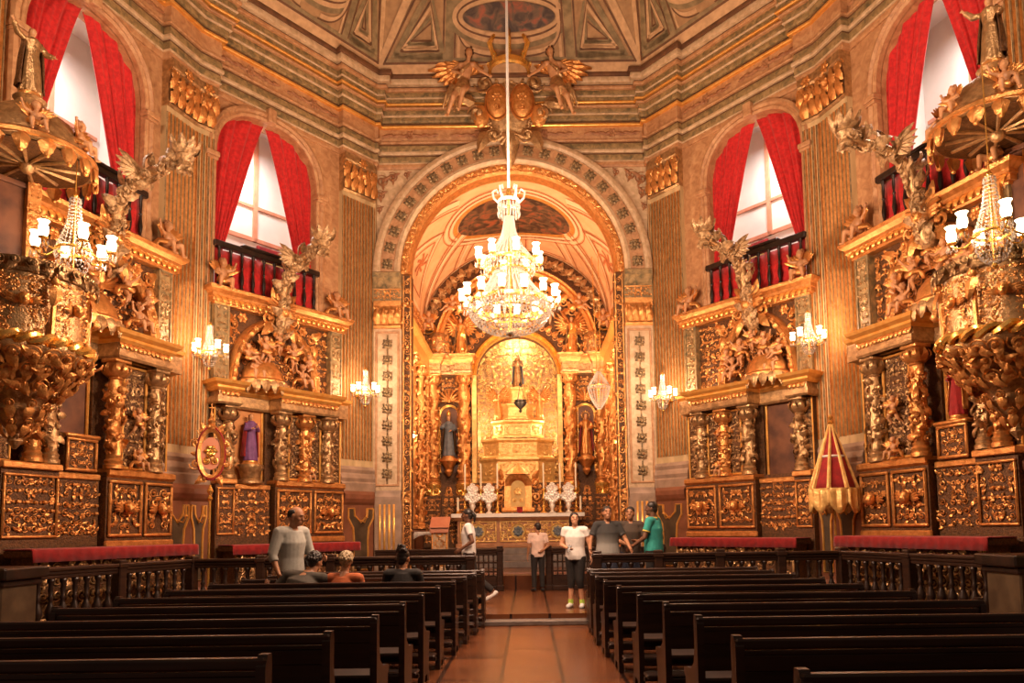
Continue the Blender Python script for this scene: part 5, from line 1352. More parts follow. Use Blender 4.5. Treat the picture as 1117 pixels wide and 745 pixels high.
def head_matrix(J, yaw, pitch):
    return Matrix.Translation(J['head']) @ Matrix.Rotation(yaw, 4, 'Z') @ Matrix.Rotation(pitch, 4, 'X')
def person(label, loc, rz, H=1.7, base=STAND, j={}, skin='skin_tan', shirt='c_white', pants='c_black', shoes='c_black', hair='hair_black', hairstyle='short',
           yaw=0.0, pitch=0.0, sleeve=.75, bulk=1.0, pant_len=1.0, socks=None, trim=None, group=None, hands=True, shirt_z=None):
    r = thing('person', label, 'person', loc, rz, group); s = H/1.7; J = {k: Vector(v) for k, v in {**base, **j}.items()}
    W = Matrix.Diagonal((s, s, s, 1))
    HM = head_matrix(J, yaw, pitch)
    def torso(b, inf, top=True, low=0.0):
        mid = (J['shL']+J['shR'])/2
        pts = [J['pel']-Vector((0, 0, .07-low)), J['pel']+Vector((0, 0, low)), J['waist'], J['chest'], mid*.75+J['neck']*.25, J['neck']]
        k = bulk
        rs = [(.150*k+inf, .105*k+inf), (.160*k+inf, .115*k+inf), (.142*k+inf, .108*k+inf), (.160*k+inf, .118*k+inf), (.125+inf, .080+inf), (.056+inf*.5, .056+inf*.5)]
        if not top: pts, rs = pts[:-1], rs[:-1]
        b.tube(pts, rs, 20)
        b.capsule(J['shL'], J['shR'], .058+inf, .058+inf, 12)
    # ---- body: one continuous surface
    b = MB(); b.M = W
    torso(b, 0)
    b.capsule(J['neck']-Vector((0, 0, .02)), J['head']+Vector((0, -.02, -.06)), .054, .052, 12)
    h = b.at(HM)
    h.ball((0, 0, .015), (.074, .092, .098), 16, 12); h.ball((0, .030, -.055), (.056, .058, .058), 14, 10); h.ball((0, .066, -.088), (.026, .02, .02), 8, 6)
    h.capsule((0, .088, .018), (0, .104, -.018), .009, .015, 8); h.ball((0, .078, .034), (.050, .018, .011), 10, 6)
    h.ball((0, .086, -.050), (.024, .012, .007), 8, 5); h.ball((0, .083, -.063), (.020, .012, .008), 8, 5)
    for q in (-1, 1):
        h.ball((q*.075, -.008, -.002), (.010, .020, .030), 8, 6); h.ball((q*.042, .062, -.02), (.022, .022, .022), 8, 6)
    for S_ in 'LR':
        q = -1 if S_ == 'L' else 1
        b.capsule(J['sh'+S_], J['el'+S_], .049, .039, 12); b.capsule(J['el'+S_], J['wr'+S_], .039, .026, 12)
        b.capsule(J['hip'+S_], J['kn'+S_], .084*min(bulk, 1.15), .056, 14); b.capsule(J['kn'+S_], J['an'+S_], .054, .036, 14)
        mid = J['kn'+S_]*.7+J['an'+S_]*.3; b.ball(tuple(mid+Vector((0, -.012, 0))), (.052, .056, .09), 10, 7)
        b.capsule(J['an'+S_]-Vector((0, 0, .03)), J['toe'+S_], .040, .032, 10)
        # hand
        d = (J['wr'+S_]-J['el'+S_]).normalized(); ax = Vector((0, 1, 0)) if abs(d.y) < .8 else Vector((0, 0, 1))
        x = ax.cross(d).normalized(); yv = d.cross(x)       # yv runs across the knuckles
        w = J['wr'+S_]
        b.tube([w, w+d*.035, w+d*.085], [(.017, .028), (.016, .040), (.014, .040)], 10)
        nrm = x*(1 if x.x*q < 0 else -1)
        for k in range(4):
            o_ = yv*(.0285-.019*k); L = (.066, .076, .071, .055)[k]
            p0 = w+d*.080+o_; p1 = p0+d*L*.5+nrm*.010; p2 = p1+d*L*.42+nrm*.028
            b.capsule(p0, p1, .0098, .0092, 8); b.capsule(p1, p2, .0092, .0080, 8)
        p0 = w+d*.025+yv*.030; p1 = p0+d*.032+yv*.026+nrm*.012; p2 = p1+d*.034+yv*.004+nrm*.012
        b.capsule(p0, p1, .013, .011, 8); b.capsule(p1, p2, .011, .009, 8)
    mobj('body', remeshed(b, 'body', .0085*s, 2), skin, r)
    # ---- clothing
    b = MB(); b.M = W
    torso(b, .016, False, shirt_z or 0.0)
    for S_ in 'LR':
        e = J['sh'+S_].lerp(J['el'+S_], min(1, sleeve)); b.tube([J['sh'+S_]-(J['el'+S_]-J['sh'+S_])*.12, J['sh'+S_], e], [.045, .070, .060], 12)
        if sleeve > 1: b.tube([J['el'+S_], J['el'+S_].lerp(J['wr'+S_], sleeve-1)], [.058, .052], 12)
    sh = mobj('shirt', remeshed(b, 'shirt', .011*s, 2), shirt, r)
    if trim:
        b = MB(); b.M = W
        for S_ in 'LR':
            d = (J['el'+S_]-J['sh'+S_]).normalized(); e = J['sh'+S_].lerp(J['el'+S_], sleeve); b.tube([e-d*.008, e+d*.012], .066, 14)
        b.tube([J['neck']+Vector((0, 0, -.012)), J['neck']+Vector((0, 0, .014))], [.076, .066], 16); b.build('trim', trim, sh)
    b = MB(); b.M = W
    b.tube([J['pel']+Vector((0, 0, .09)), J['pel'], J['pel']-Vector((0, 0, .09))], [(.152*bulk, .112*bulk), (.168*bulk, .122*bulk), (.14*bulk, .11*bulk)], 18)
    for S_ in 'LR':
        b.capsule(J['hip'+S_], J['kn'+S_], .098*min(bulk, 1.2), .072, 14)
        b.tube([J['kn'+S_]+(J['hip'+S_]-J['kn'+S_]).normalized()*.02, J['kn'+S_], J['kn'+S_].lerp(J['an'+S_], .96*pant_len)], [.07, .072, .058], 14)
    mobj('trousers', remeshed(b, 'trousers', .011*s, 2), pants, r)
    for S_ in 'LR':
        b = MB(); b.M = W; a, t = J['an'+S_], J['toe'+S_]
        dd = (t-a); dd.z = 0; dd = dd.normalized() if dd.length > 1e-4 else Vector((0, 1, 0))
        b.capsule(a+Vector((0, 0, -.035))-dd*.045, t, .047, .042, 12); so = b.build('shoe', shoes, r)
        if socks:
            b = MB(); b.M = W; b.tube([a+Vector((0, 0, -.01)), a.lerp(J['kn'+S_], .16)], [.048, .046], 12); b.build('sock', socks, so)
    # ---- hair and features
    b = MB(); h = b.at(W @ HM)
    if hairstyle == 'bald':
        for q in (-1, 1): h.ball((q*.060, -.035, .02), (.020, .055, .05), 8, 6)
        h.ball((0, -.075, .01), (.062, .022, .058), 10, 6)
    else:
        h.ball((0, -.016, .045), (.082, .094, .088), 16, 10); h.ball((0, -.050, .0), (.074, .055, .075), 12, 8)
        if hairstyle == 'long': h.tube([(0, -.04, .03), (0, -.075, -.05), (0, -.085, -.15), (0, -.075, -.22)], [(.075, .05), (.085, .045), (.07, .04), (.02, .02)], 12); [h.tube([(q*.066, .02, .05), (q*.082, .005, -.03), (q*.080, -.015, -.13)], [.022, .022, .012], 8) for q in (-1, 1)]
        if hairstyle == 'bun':
            R = random.Random(5)
            for k in range(34): h.ball((.06*cos(k*2.4)*(1-k/60), -.06+.05*sin(k*2.4), .09+.0022*k), R.uniform(.016, .028), 6, 5)
            h.ball((0, -.075, .10), (.05, .05, .045), 12, 8); h.ball((0, -.06, -.04), (.055, .04, .05), 10, 7)
        if hairstyle == 'tail': h.tube([(0, -.09, .05), (0, -.135, .0), (0, -.13, -.12)], [.03, .035, .012], 8)
        if hairstyle == 'curly':
            R = random.Random(3)
            for k in range(70):
                a, e = k*2.4, -.45+1.95*(k/70)
                h.ball((.068*cos(a)*cos(e), -.022+.075*sin(a)*cos(e)-(.02 if e < 0 else 0), .042+.074*sin(e)), R.uniform(.026, .036), 7, 5) if not (sin(a) > .35 and e < .35) else None
    b.build('hair', hair, r)
    b = MB(); h = b.at(W @ HM)
    for q in (-1, 1): h.ball((q*.030, .081, .016), (.011, .006, .0055), 8, 5)
    b.build('eyes', 'hair_black', r)
    b = MB(); h = b.at(W @ HM)
    for q in (-1, 1): h.tube([(q*.014, .089, .036), (q*.032, .088, .041), (q*.052, .074, .034)], .0045, 5)
    b.build('eyebrows', hair if hairstyle != 'bald' else 'hair_black', r)
    return r

person('balding man in a pale grey shirt standing among the left pews', (-2.78, 9.56, 0), -2.15, 1.84, STAND,
       dict(head=(0, .07, 1.575), neck=(0, .02, 1.44), elL=(-.25, .04, 1.12), wrL=(-.22, .28, 1.08), elR=(.26, -.02, 1.12), wrR=(.24, .08, .90)), 'skin_tan', 'c_grey', 'c_black', 'c_black', 'hair_black', 'bald', yaw=.55, pitch=-.3, sleeve=1.35, bulk=1.0)
person('broad person in a charcoal top seated low, leaning right, in a left pew', (-2.62, 9.20, 0), -.10, 1.72, SEAT,
       dict(waist=(.05, .04, .68), chest=(.10, .10, .84), neck=(.15, .16, .98), head=(.17, .22, 1.10), shL=(-.13, .10, .95), shR=(.34, .10, .90), elL=(-.30, .06, .74), wrL=(-.42, .20, .80), elR=(.42, .22, .70), wrR=(.3, .42, .70)),
       'skin_tan', 'c_char', 'c_navy', 'c_black', 'hair_black', 'curly', yaw=-.4, pitch=-.25, sleeve=.9, bulk=1.42)
person('fair-haired person in an orange top seated in a left pew', (-2.02, 9.20, 0), -.15, 1.62, SEAT, dict(shL=(-.20, .06, .96), shR=(.20, .04, .96)),
       'skin_tan', 'c_orange', 'c_brown', 'c_black', 'hair_grey', 'curly', yaw=.3, pitch=-.15, sleeve=1.0, bulk=1.18)
person('dark-haired woman in a black top seated at the aisle end of a left pew', (-1.28, 9.20, 0), .05, 1.66, SEAT, {},
       'skin_tan', 'c_black', 'c_black', 'c_black', 'hair_black', 'bun', yaw=-.35, pitch=-.1, sleeve=.7, bulk=1.02)
person('dark-haired woman in a white t-shirt striding left across the platform', (-.78, 13.3, .15), pi/2, 1.72, STAND,
       dict(knL=(-.09, .20, .50), anL=(-.09, .20, .085), toeL=(-.09, .36, .03), knR=(.09, -.10, .50), anR=(.09, -.42, .24), toeR=(.09, -.30, .09), elL=(-.23, -.08, 1.13), wrL=(-.20, .12, 1.0), elR=(.23, -.04, 1.12), wrR=(.22, .06, .88)),
       'skin_dark', 'c_white', 'c_black', 'c_shoe', 'hair_black', 'tail', yaw=-.1, sleeve=.55, bulk=.98)
person('small person in a pale pink top standing at the gate of the rail', (.50, 16.05, .15), .2, 1.48, STAND, dict(elR=(.25, -.05, 1.12), wrR=(.10, -.12, 1.02)),
       'skin_tan', 'c_pink', 'c_black', 'c_black', 'hair_black', 'short', yaw=.4, sleeve=.7)
w7 = person('woman in a white blouse and cropped black trousers facing the pews', (1.10, 12.7, .15), pi-.25, 1.62, STAND,
       dict(elL=(-.26, -.02, 1.12), wrL=(-.30, .06, .90), elR=(.25, .02, 1.12), wrR=(.08, .24, 1.06), knL=(-.08, .03, .48), knR=(.08, .0, .48)),
       'skin_light', 'c_white', 'c_black', 'c_shoe', 'hair_black', 'long', yaw=.35, pitch=.06, sleeve=.45, pant_len=.35, socks='c_lime', bulk=1.08)
person('young man in a grey ombre t-shirt leaning on the right rail', (1.66, 12.72, .15), pi+.05, 1.72, STAND,
       dict(elL=(-.30, .06, 1.14), wrL=(-.34, .28, .98), elR=(.30, .05, 1.14), wrR=(.34, .28, .98)), 'skin_tan', 'c_ombre', 'c_navy', 'c_black', 'hair_black', 'short', yaw=.1, pitch=.1, sleeve=.72, bulk=1.22)
person('man in a dark patterned shirt behind his companions at the right rail', (2.14, 13.3, .15), pi, 1.72, STAND,
       dict(elL=(-.25, .04, 1.12), wrL=(-.08, .24, 1.10), elR=(.25, .04, 1.12), wrR=(.10, .26, 1.04)), 'skin_tan', 'c_brown', 'c_navy', 'c_black', 'hair_black', 'short', yaw=-.3, pitch=.05, sleeve=.75, bulk=1.1)
person('man in a teal jersey with yellow trim turned away at the right rail', (2.46, 12.74, .15), 1.05, 1.79, STAND,
       dict(elR=(.27, -.04, 1.10), wrR=(.30, .10, .88), elL=(-.25, .06, 1.12), wrL=(-.26, .26, .98)), 'skin_dark', 'c_teal', 'c_black', 'c_black', 'hair_black', 'short', yaw=.3, sleeve=.62, bulk=1.2, trim='c_yellow')
m = MB(); m.box(-.035, .035, -.008, .008, -.07, .07, .006); o = m.build('mobile_phone', 'wood_black', None, smooth=False)
tag(o, 'dark phone held by the woman in the white blouse', 'phone')
a_ = pi-.25; px, py = .045*1.62/1.7, .335*1.62/1.7
o.location = (1.10+px*cos(a_)-py*sin(a_), 12.7+px*sin(a_)+py*cos(a_), .15+1.065*1.62/1.7); o.rotation_euler = (.6, 0, a_)

# two angels flanking the coat of arms
def arms_angel(q, label):
    r = thing('angel_statue', label, 'statue', (q*1.12, FARZ-.62, 11.62), pi, 'angels beside the coat of arms')
    g = -q       # local x mirrored
    b = MB()
    b.tube([(0, 0, .50), (0, .01, .68), (-g*.06, .05, .90), (-g*.10, .08, 1.04), (-g*.12, .10, 1.12)], [(.15, .12), (.125, .10), (.155, .11), (.13, .08), (.05, .05)], 16)
    b.capsule((-g*.27, .09, 1.04), (g*.08, .07, 1.04), .06, .06); b.capsule((-g*.12, .10, 1.10), (-g*.14, .13, 1.22), .048, .048)
    b.ball((-g*.15, .15, 1.30), (.082, .092, .108), 14, 10); b.ball((-g*.15, .24, 1.285), (.014, .022, .022), 6, 4); b.ball((-g*.15, .20, 1.235), .036, 8, 6)
    for pts, rr in ((((-g*.28, .09, 1.03), (-g*.43, .20, .80), (-g*.62, .24, .66)), (.052, .042, .028)), (((g*.09, .06, 1.03), (g*.24, .18, .82), (g*.04, .32, .66)), (.052, .042, .028)),
                    (((-g*.07, .05, .50), (-g*.02, .36, .24), (g*.10, .28, -.20)), (.092, .066, .038)), (((g*.08, .03, .50), (g*.22, .28, .12), (g*.38, .16, -.26)), (.092, .066, .038))):
        b.capsule(pts[0], pts[1], rr[0], rr[1]); b.capsule(pts[1], pts[2], rr[1]*.95, rr[2])
    b.ball((-g*.66, .25, .63), (.05, .03, .035), 8, 6); b.ball((g*.0, .34, .64), .036, 8, 6)
    b.capsule((g*.10, .28, -.20), (g*.10, .40, -.25), .036, .026); b.capsule((g*.38, .16, -.26), (g*.42, .27, -.33), .036, .026)
    mobj('body', remeshed(b, 'body', .012), 'flesh', r)
    b = MB()
    b.tube([(0, 0, .70), (0, .03, .56), (g*.04, .14, .42), (g*.10, .26, .26)], [(.135, .12), (.175, .15), (.17, .15), (.11, .10)], 16)
    for k in range(5): b.tube([(g*(.02+.06*k), -.04+.03*k, .52), (g*(.08+.08*k), .0+.03*k, .26), (g*(.16+.085*k), -.03+.02*k, -.04-.05*(k % 2))], [.06, .05, .022], 8)
    b.tube([(-g*.16, .14, 1.02), (g*.0, .16, .86), (g*.14, .06, .70)], [.035, .05, .05], 8)
    mobj('robe', remeshed(b, 'robe', .014), 'gold_old', r)
    h = MB(); h.ball((-g*.15, .115, 1.345), (.094, .09, .085), 12, 8); h.ball((-g*.14, .08, 1.27), (.085, .055, .085), 10, 7)
    for k in range(16): h.ball((-g*.15+.085*cos(k*2.4), .11+.07*sin(k*2.4), 1.27+.012*k*.9), .03, 6, 5)
    h.build('hair', 'ground', r)
    for s_, len_, an in ((g, 1.0, .55), (-g, .62, .95)):
        w_ = MB()
        for k in range(8):
            a = an-.22*k
            w_.leaf(s_*.06-g*.06, 1.05, (len_-.07*k), a if s_ > 0 else pi-a, .27, -.12, .12, (-.5 if s_ > 0 else .5))
        for k in range(6):
            a = an+.1-.24*k
            w_.leaf(s_*.05-g*.06, 1.05, (len_*.55-.03*k), a if s_ > 0 else pi-a, .26, -.08, .16, (-.4 if s_ > 0 else .4))
        o = w_.build('wing', 'gold', r); md = o.modifiers.new('t', 'SOLIDIFY'); md.thickness = .02
arms_angel(-1, 'winged angel statue leaning on the left of the crowned coat of arms')
arms_angel(1, 'winged angel statue leaning on the right of the crowned coat of arms')

# ------------------------------------------------------------------ pulpits
def pulpit(q, x, y, z0, zc, side):
    n = Vector((-q*.86, -.5)).normalized(); rz = atan2(n.y, n.x)-pi/2
    r = thing('pulpit', 'carved gilt pulpit bulging from the wall on the far %s' % side, 'pulpit', (x, y, 0), rz, 'pulpits')
    P = [(.02, 2.62), (.09, 2.72), (.05, 2.82), (.16, 2.95), (.30, 3.12), (.26, 3.20), (.48, 3.48), (.74, 3.76), (.82, 3.86), (.82, 3.90)]
    m = MB(); m.lathe(P, 36, (0, 0, z0), mod=lambda a, z: 1+.05*sin(a*8)); bo = m.build('corbel', 'gold_old', r)
    m = MB(); R = random.Random(9)
    for ring, (rr, zz, k) in enumerate(((.80, 3.74, 24), (.66, 3.58, 22), (.52, 3.40, 16), (.34, 3.16, 10), (.19, 2.94, 7))):
        for j in range(k):
            a = 2*pi*(j+.5*(ring % 2))/k
            m2 = m.at(Matrix.Translation((rr*cos(a), rr*sin(a), z0+zz)) @ Matrix.Rotation(a-pi/2, 4, 'Z') @ Matrix.Rotation(-.7, 4, 'X'))
            if ring < 3: m2.scroll(0, .02, .12, R.uniform(0, 6), 1.4, 1 if j % 2 else -1, .026); m2.leaf(0, .05, .22, -pi/2+R.uniform(-.8, .8), .12, .0, .45, .4); m2.leaf(0, .0, .2, R.uniform(0, 6), .11, .02, .5, .4)
            else: m2.leaf(0, .0, .2, -pi/2, .11, 0, .5, .2); m2.scroll(0, .04, .07, R.uniform(0, 6), 1.3, 1, .018)
    m.build('corbel_carving', 'gold', bo)
    m = MB(); m.lathe([(.78, 3.98), (.76, 4.8), (.74, 4.8)], 36, (0, 0, z0), mod=lambda a, z: 1+.025*cos(a*6)); dr = m.build('drum', 'gold_old', r)
    # rope moulding
    m = MB()
    for s_ in range(2):
        m.tube([((.82+.05*cos(k*.9+s_*pi))*cos(k*2*pi/90), (.82+.05*cos(k*.9+s_*pi))*sin(k*2*pi/90), z0+3.95+.05*sin(k*.9+s_*pi)) for k in range(91)], .05, 6)
    m.build('rope_moulding', 'gold_leaf', dr)
    m = MB()
    for j in range(8):
        a = 2*pi*j/8
        m2 = m.at(Matrix.Rotation(a, 4, 'Z') @ Matrix.Translation((0, .785, z0)))
        m2.tube([(0, .02, 4.02), (.0, .05, 4.78)], .035, 6); m2.ball((0, .06, 4.72), .06, 8, 5); m2.leaf(0, 4.66, .3, -pi/2, .14, .05)
        m3 = m.at(Matrix.Rotation(a+pi/8, 4, 'Z') @ Matrix.Translation((0, .765, z0)))
        m3.relief(-.26, .26, 4.04, 4.76, .095, 30+j, 0, heads=.06); m3.cherub_head(0, 4.42, .08, .03)
    m.build('drum_carving', 'gold', dr)
    m = MB(); m.lathe([(.74, 4.78), (.80, 4.80), (.80, 4.85), (.83, 4.88), (.86, 4.92), (.86, 4.96), (.72, 4.98), (.72, 4.8)], 36, (0, 0, z0), caps=False)
    for j in range(30):
        a = 2*pi*j/30; m2 = m.at(Matrix.Translation((.85*cos(a), .85*sin(a), z0+4.9)) @ Matrix.Rotation(a-pi/2, 4, 'Z')); m2.scroll(0, 0, .075, j, 1.3, 1 if j % 2 else -1, .02); m2.leaf(0, -.02, .15, -pi/2+.5*(j % 3-1), .09, 0, .5, .2); m.build('parapet_rim', 'gold_old', dr)
    # back board up to the canopy
    m = MB(); m.box(-.42, .42, -1.25, -.62, z0+3.2, zc+.2); m.frame(-.38, .38, z0+5.0, zc-.05, .08, .05, -.62); bk = m.build('back_board', 'niche', r, smooth=False)
    m = MB()
    for s_ in (-.36, .36): m.box(s_-.09, s_+.09, -.64, -.52, z0+4.0, zc); m.relief(s_-.08, s_+.08, z0+4.1, zc, .1, 3, -.52)
    m.build('back_carving', 'gold', bk)
    cn = thing('pulpit_canopy', 'domed gilt sounding canopy with hanging tassels above the %s pulpit' % side, 'canopy', (x, y, zc), rz, 'pulpit canopies')
    m = MB(); m.lathe([(.70, -.02), (.80, 0), (.80, .08), (.76, .12), (.70, .16), (.66, .30), (.52, .52), (.34, .66), (.20, .72), (.16, .82), (.20, .86), (.02, .9)], 32, mod=lambda a, z: 1+.03*abs(sin(a*8))); m.box(-.3, .3, -1.25, -.5, -.02, .16, .02); m.build('dome', 'gold_old', cn)
    m = MB(); m.lathe([(.78, .0), (.84, .02), (.84, .07), (.80, .10)], 32, caps=False); m.build('rim', 'gold', cn)
    m = MB(); m.lathe([(.0, -.03), (.74, -.03), (.74, 0), (0, 0)], 32); m.build('soffit', 'ground', cn)
    for j in range(18):
        a = 2*pi*j/18
        if j == 0:
            t = MB(); t.leaf(0, 0, .22, -pi/2, .17, 0, .2, 0); t.leaf(0, 0, .22, -pi/2, .17, -.02, -.1, 0); t.ball((0, .01, -.21), .035, 8, 5); t0 = t.build('tassel', 'gold', cn); o = t0
        else: o = part('tassel', t0, cn)
        o.location = (.80*cos(a), .80*sin(a), .01); o.rotation_euler = (0, 0, a-pi/2)
    m = MB()
    for j in range(12):
        a = 2*pi*j/12; m.tube([(.06*cos(a), .06*sin(a), -.05), (.62*cos(a), .62*sin(a), -.03)], [.02, .035], 5)
    m.ball((0, 0, -.08), .1, 10, 6); m.build('underside_rays', 'gold_old', cn)
    for j, (a, sc) in enumerate(((.3, .95), (2.2, .95), (1.25, .85))):
        putto_thing('cherub on the rim of the %s pulpit canopy, %s' % (side, ('nearest the chancel', 'nearest the pews', 'at its middle')[j if q < 0 else (1, 0, 2)[j]]), 0, tuple(Vector((x, y, zc+.16))+Matrix.Rotation(rz, 3, 'Z') @ Vector((.66*cos(a), .66*sin(a), 0))), rz+a-pi/2, sc, 1, 'cherubs on the pulpit canopies')
    statue('angel_statue', 'angel statue with a raised arm on top of the %s pulpit canopy' % side, (x, y, zc+.86), rz, .95, 'gold_old', 'ground', 2, wings=False, group='angels on the pulpit canopies')
pulpit(-1, -6.46, 9.6, .02, 6.58, 'left')
pulpit(1, 6.76, 9.6, -.02, 6.85, 'right')
# ------------------------------------------------------------------ crystal chandeliers
def bead(mb, p, r, rz=None):
    rz = rz or r
    x, y, z = p
    mb.add([(x+r, y, z), (x, y+r, z), (x-r, y, z), (x, y-r, z), (x, y, z+rz), (x, y, z-rz)], [(0, 1, 4), (1, 2, 4), (2, 3, 4), (3, 0, 4), (1, 0, 5), (2, 1, 5), (3, 2, 5), (0, 3, 5)])
def strands(mb, r0, z0, r1, z1, n, k, br, sag=0.0, ph=0.0):
    for j in range(n):
        a = 2*pi*(j+ph)/n
        for i in range(k+1):
            t = i/k
            r = r0+(r1-r0)*t; r = r-sag*sin(pi*t)
            z = z0+(z1-z0)*t
            bead(mb, (r*cos(a), r*sin(a), z), br*(.8+.5*t), br*1.2)
def drops(mb, r, z, n, L, w, ph=0.0, k=1):
    for j in range(n):
        a = 2*pi*(j+ph)/n
        for i in range(k):
            c = (r*cos(a), r*sin(a), z-L*(i+.5)); bead(mb, c, w, L*.5)
def swags(mb, r, z, n, dip, br, per=9):
    for j in range(n):
        for i in range(per):
            t = i/per; a = 2*pi*(j+t)/n
            bead(mb, (r*cos(a), r*sin(a), z-dip*sin(pi*t)), br)
SHADE = MB(); SHADE.lathe([(.012, 0), (.040, .015), (.052, .06), (.050, .10), (.038, .135), (.050, .165), (.060, .175), (.056, .175), (.034, .135), (.045, .10), (.046, .06), (.034, .02), (.0, .01)], 14)
SHADE_ME = SHADE.mesh('glass_shade'); SHADE_ME.materials.append(M['bulb']); SHADE_ME.shade_smooth()
def lamp_arm(parent, ang, r0, r1, z, drop=True, sc=1.0):
    m = MB()
    m.tube([(r0, 0, z), (r0+(r1-r0)*.4, 0, z-.06*sc), (r0+(r1-r0)*.8, 0, z-.05*sc), (r1, 0, z), (r1, 0, z+.03*sc)], [.012*sc]*5, 6); m.lathe([(.01, .0), (.045*sc, .015), (.05*sc, .03), (.02, .035)], 10, (r1, 0, z+.0))
    o = m.build('lamp_arm', 'gold_leaf', parent); o.rotation_euler = (0, 0, ang)
    part('glass_shade', SHADE_ME, o, (r1, 0, z+.03*sc), (0, 0, 0), (sc,)*3)
    if drop:
        d = MB()
        for j in range(6):
            a = j*pi/3; bead(d, (r1+.05*sc*cos(a), .05*sc*sin(a), z-.05*sc), .011*sc, .045*sc)
        d.build('drop_crystals', 'crystal', o)
    return o
def hoop(m, r, z, h, t=.012):
    m.lathe([(r-t, z), (r, z), (r+t*.6, z+h*.5), (r, z+h), (r-t, z+h), (r-t, z)], 40, caps=False)

CX, CY = .08, 10.0
CZ0 = 4.17
ch = thing('chandelier', 'great two-tiered crystal chandelier hanging on a long cord before the altar', 'chandelier', (CX, CY, CZ0), 0, None, .945)
m = MB(); m.tube([(0, 0, 2.25), (0, 0, 12.25)], .020, 8); m.build('suspension_cord', 'white', ch)
m = MB(); m.lathe([(.02, .0), (.05, .06), (.025, .14), (.02, .4), (.05, .5), (.03, .6), (.022, 1.1), (.05, 1.2), (.025, 1.3), (.02, 2.1), (.05, 2.16), (.03, 2.24), (.01, 2.26)], 12); st = m.build('stem', 'gold_leaf', ch)
m = MB(); hoop(m, .16, 2.02, .05)
for k in range(6):
    a = k*pi/3
    m2 = m.at(Matrix.Rotation(a, 4, 'Z')); m2.tube([(.15, 0, 2.03), (.22, 0, 2.10), (.24, 0, 2.20), (.18, 0, 2.24), (.16, 0, 2.18)], [.016, .018, .016, .014, .012], 6)
cr = m.build('crown', 'silver', ch)
m = MB(); drops(m, .16, 2.02, 22, .11, .014, 0, 2); drops(m, .11, 2.02, 14, .12, .014, 0, 2); m.build('crown_drops', 'crystal', cr)
m = MB(); strands(m, .07, 1.80, .36, 1.14, 34, 26, .0135, .075); strands(m, .05, 1.80, .28, 1.14, 20, 24, .0135, .06, .5); m.build('upper_tent', 'crystal', ch)
m = MB(); hoop(m, .37, 1.08, .06); hoop(m, .30, .96, .03); m.build('upper_ring', 'gold_leaf', ch)
m = MB(); drops(m, .37, 1.08, 40, .075, .013, 0, 2); swags(m, .38, 1.12, 10, .05, .012); m.build('upper_ring_drops', 'crystal', ch)
for k in range(8): lamp_arm(ch, 2*pi*(k+.3)/8, .36, .46, 1.10)
m = MB(); strands(m, .20, 1.02, .58, .52, 40, 20, .0135, .05); strands(m, .16, 1.02, .44, .52, 26, 18, .0135, .04, .5); m.build('lower_tent', 'crystal', ch)
m = MB(); hoop(m, .60, .44, .07); hoop(m, .50, .34, .03); hoop(m, .34, .18, .02); m.build('lower_ring', 'gold_leaf', ch)
m = MB(); drops(m, .60, .44, 60, .07, .013, 0, 2); swags(m, .62, .49, 14, .05, .012); drops(m, .50, .36, 46, .06, .012); m.build('lower_ring_drops', 'crystal', ch)
for k in range(14): lamp_arm(ch, 2*pi*(k+.2)/14, .58, .70, .48)
m = MB()
for j in range(44):
    a = 2*pi*j/44
    for i in range(17):
        t = i/16; r = .59*cos(t*pi/2*.96)+.02; z = .43-.40*sin(t*pi/2)
        bead(m, (r*cos(a), r*sin(a), z), .017*(1-.45*t), .018)
m.build('basket', 'crystal', ch)

def small_chandelier(label, loc, name, group, tent=.34, rr=.22, nl=5, sc=1.0, hang=None, wall=None, rz=0):
    c = thing(name, label, 'wall lamp' if wall else 'chandelier', loc, rz, group)
    m = MB(); m.lathe([(.01, -.34*sc), (.03*sc, -.31*sc), (.014*sc, -.25*sc), (.014*sc, tent*sc), (.04*sc, (tent+.03)*sc), (.01, (tent+.08)*sc)], 10)
    if hang: m.tube([(0, 0, tent*sc), (0, 0, hang)], .008, 6)
    if wall: m.tube([(0, 0, -.05*sc), (0, -wall*.5, -.14*sc), (0, -wall, -.06*sc)], .018, 6); m.lathe([(.07, 0), (.06, .02), (.01, .03)], 12, (0, -wall, -.07*sc))
    m.build('stem', 'gold_leaf', c)
    m = MB(); strands(m, .05*sc, tent*sc, rr*.62*sc, .03*sc, 20, 14, .012*sc, .03*sc); drops(m, .055*sc, tent*sc, 10, .06*sc, .010*sc); m.build('tent', 'crystal', c)
    m = MB(); hoop(m, rr*.64*sc, 0, .03*sc); m.build('ring', 'gold_leaf', c)
    m = MB(); drops(m, rr*.66*sc, 0, 22, .07*sc, .012*sc)
    for j in range(18):
        a = 2*pi*j/18
        for i in range(8):
            t = i/7; r = rr*.62*sc*cos(t*pi/2*.94); bead(m, (r*cos(a), r*sin(a), -.02*sc-.26*sc*sin(t*pi/2)), .014*sc)
    m.build('basket', 'crystal', c)
    for k in range(nl): lamp_arm(c, 2*pi*(k+.25)/nl, rr*.6*sc, rr*1.35*sc, 0, True, sc*.95)
    return c
WL = [('small crystal lamp on the left pilaster between the two balconies', 'left', 2), ]
def sconce(label, corner, du, out, z):
    i = corner
    p, q, d, n, L = seg(i); 
    c = Vector(PATH[i])
    k = d*du if du >= 0 else seg(i-1)[2]*du
    nn = n if du >= 0 else seg(i-1)[3]
    pos = c+k+nn*out
    return small_chandelier(label, (pos.x, pos.y, z), 'wall_lamp', 'crystal wall lamps', .52, .22, 5, 1.0, None, out-.13, atan2(nn.y, nn.x)-pi/2)
LAMPS = []
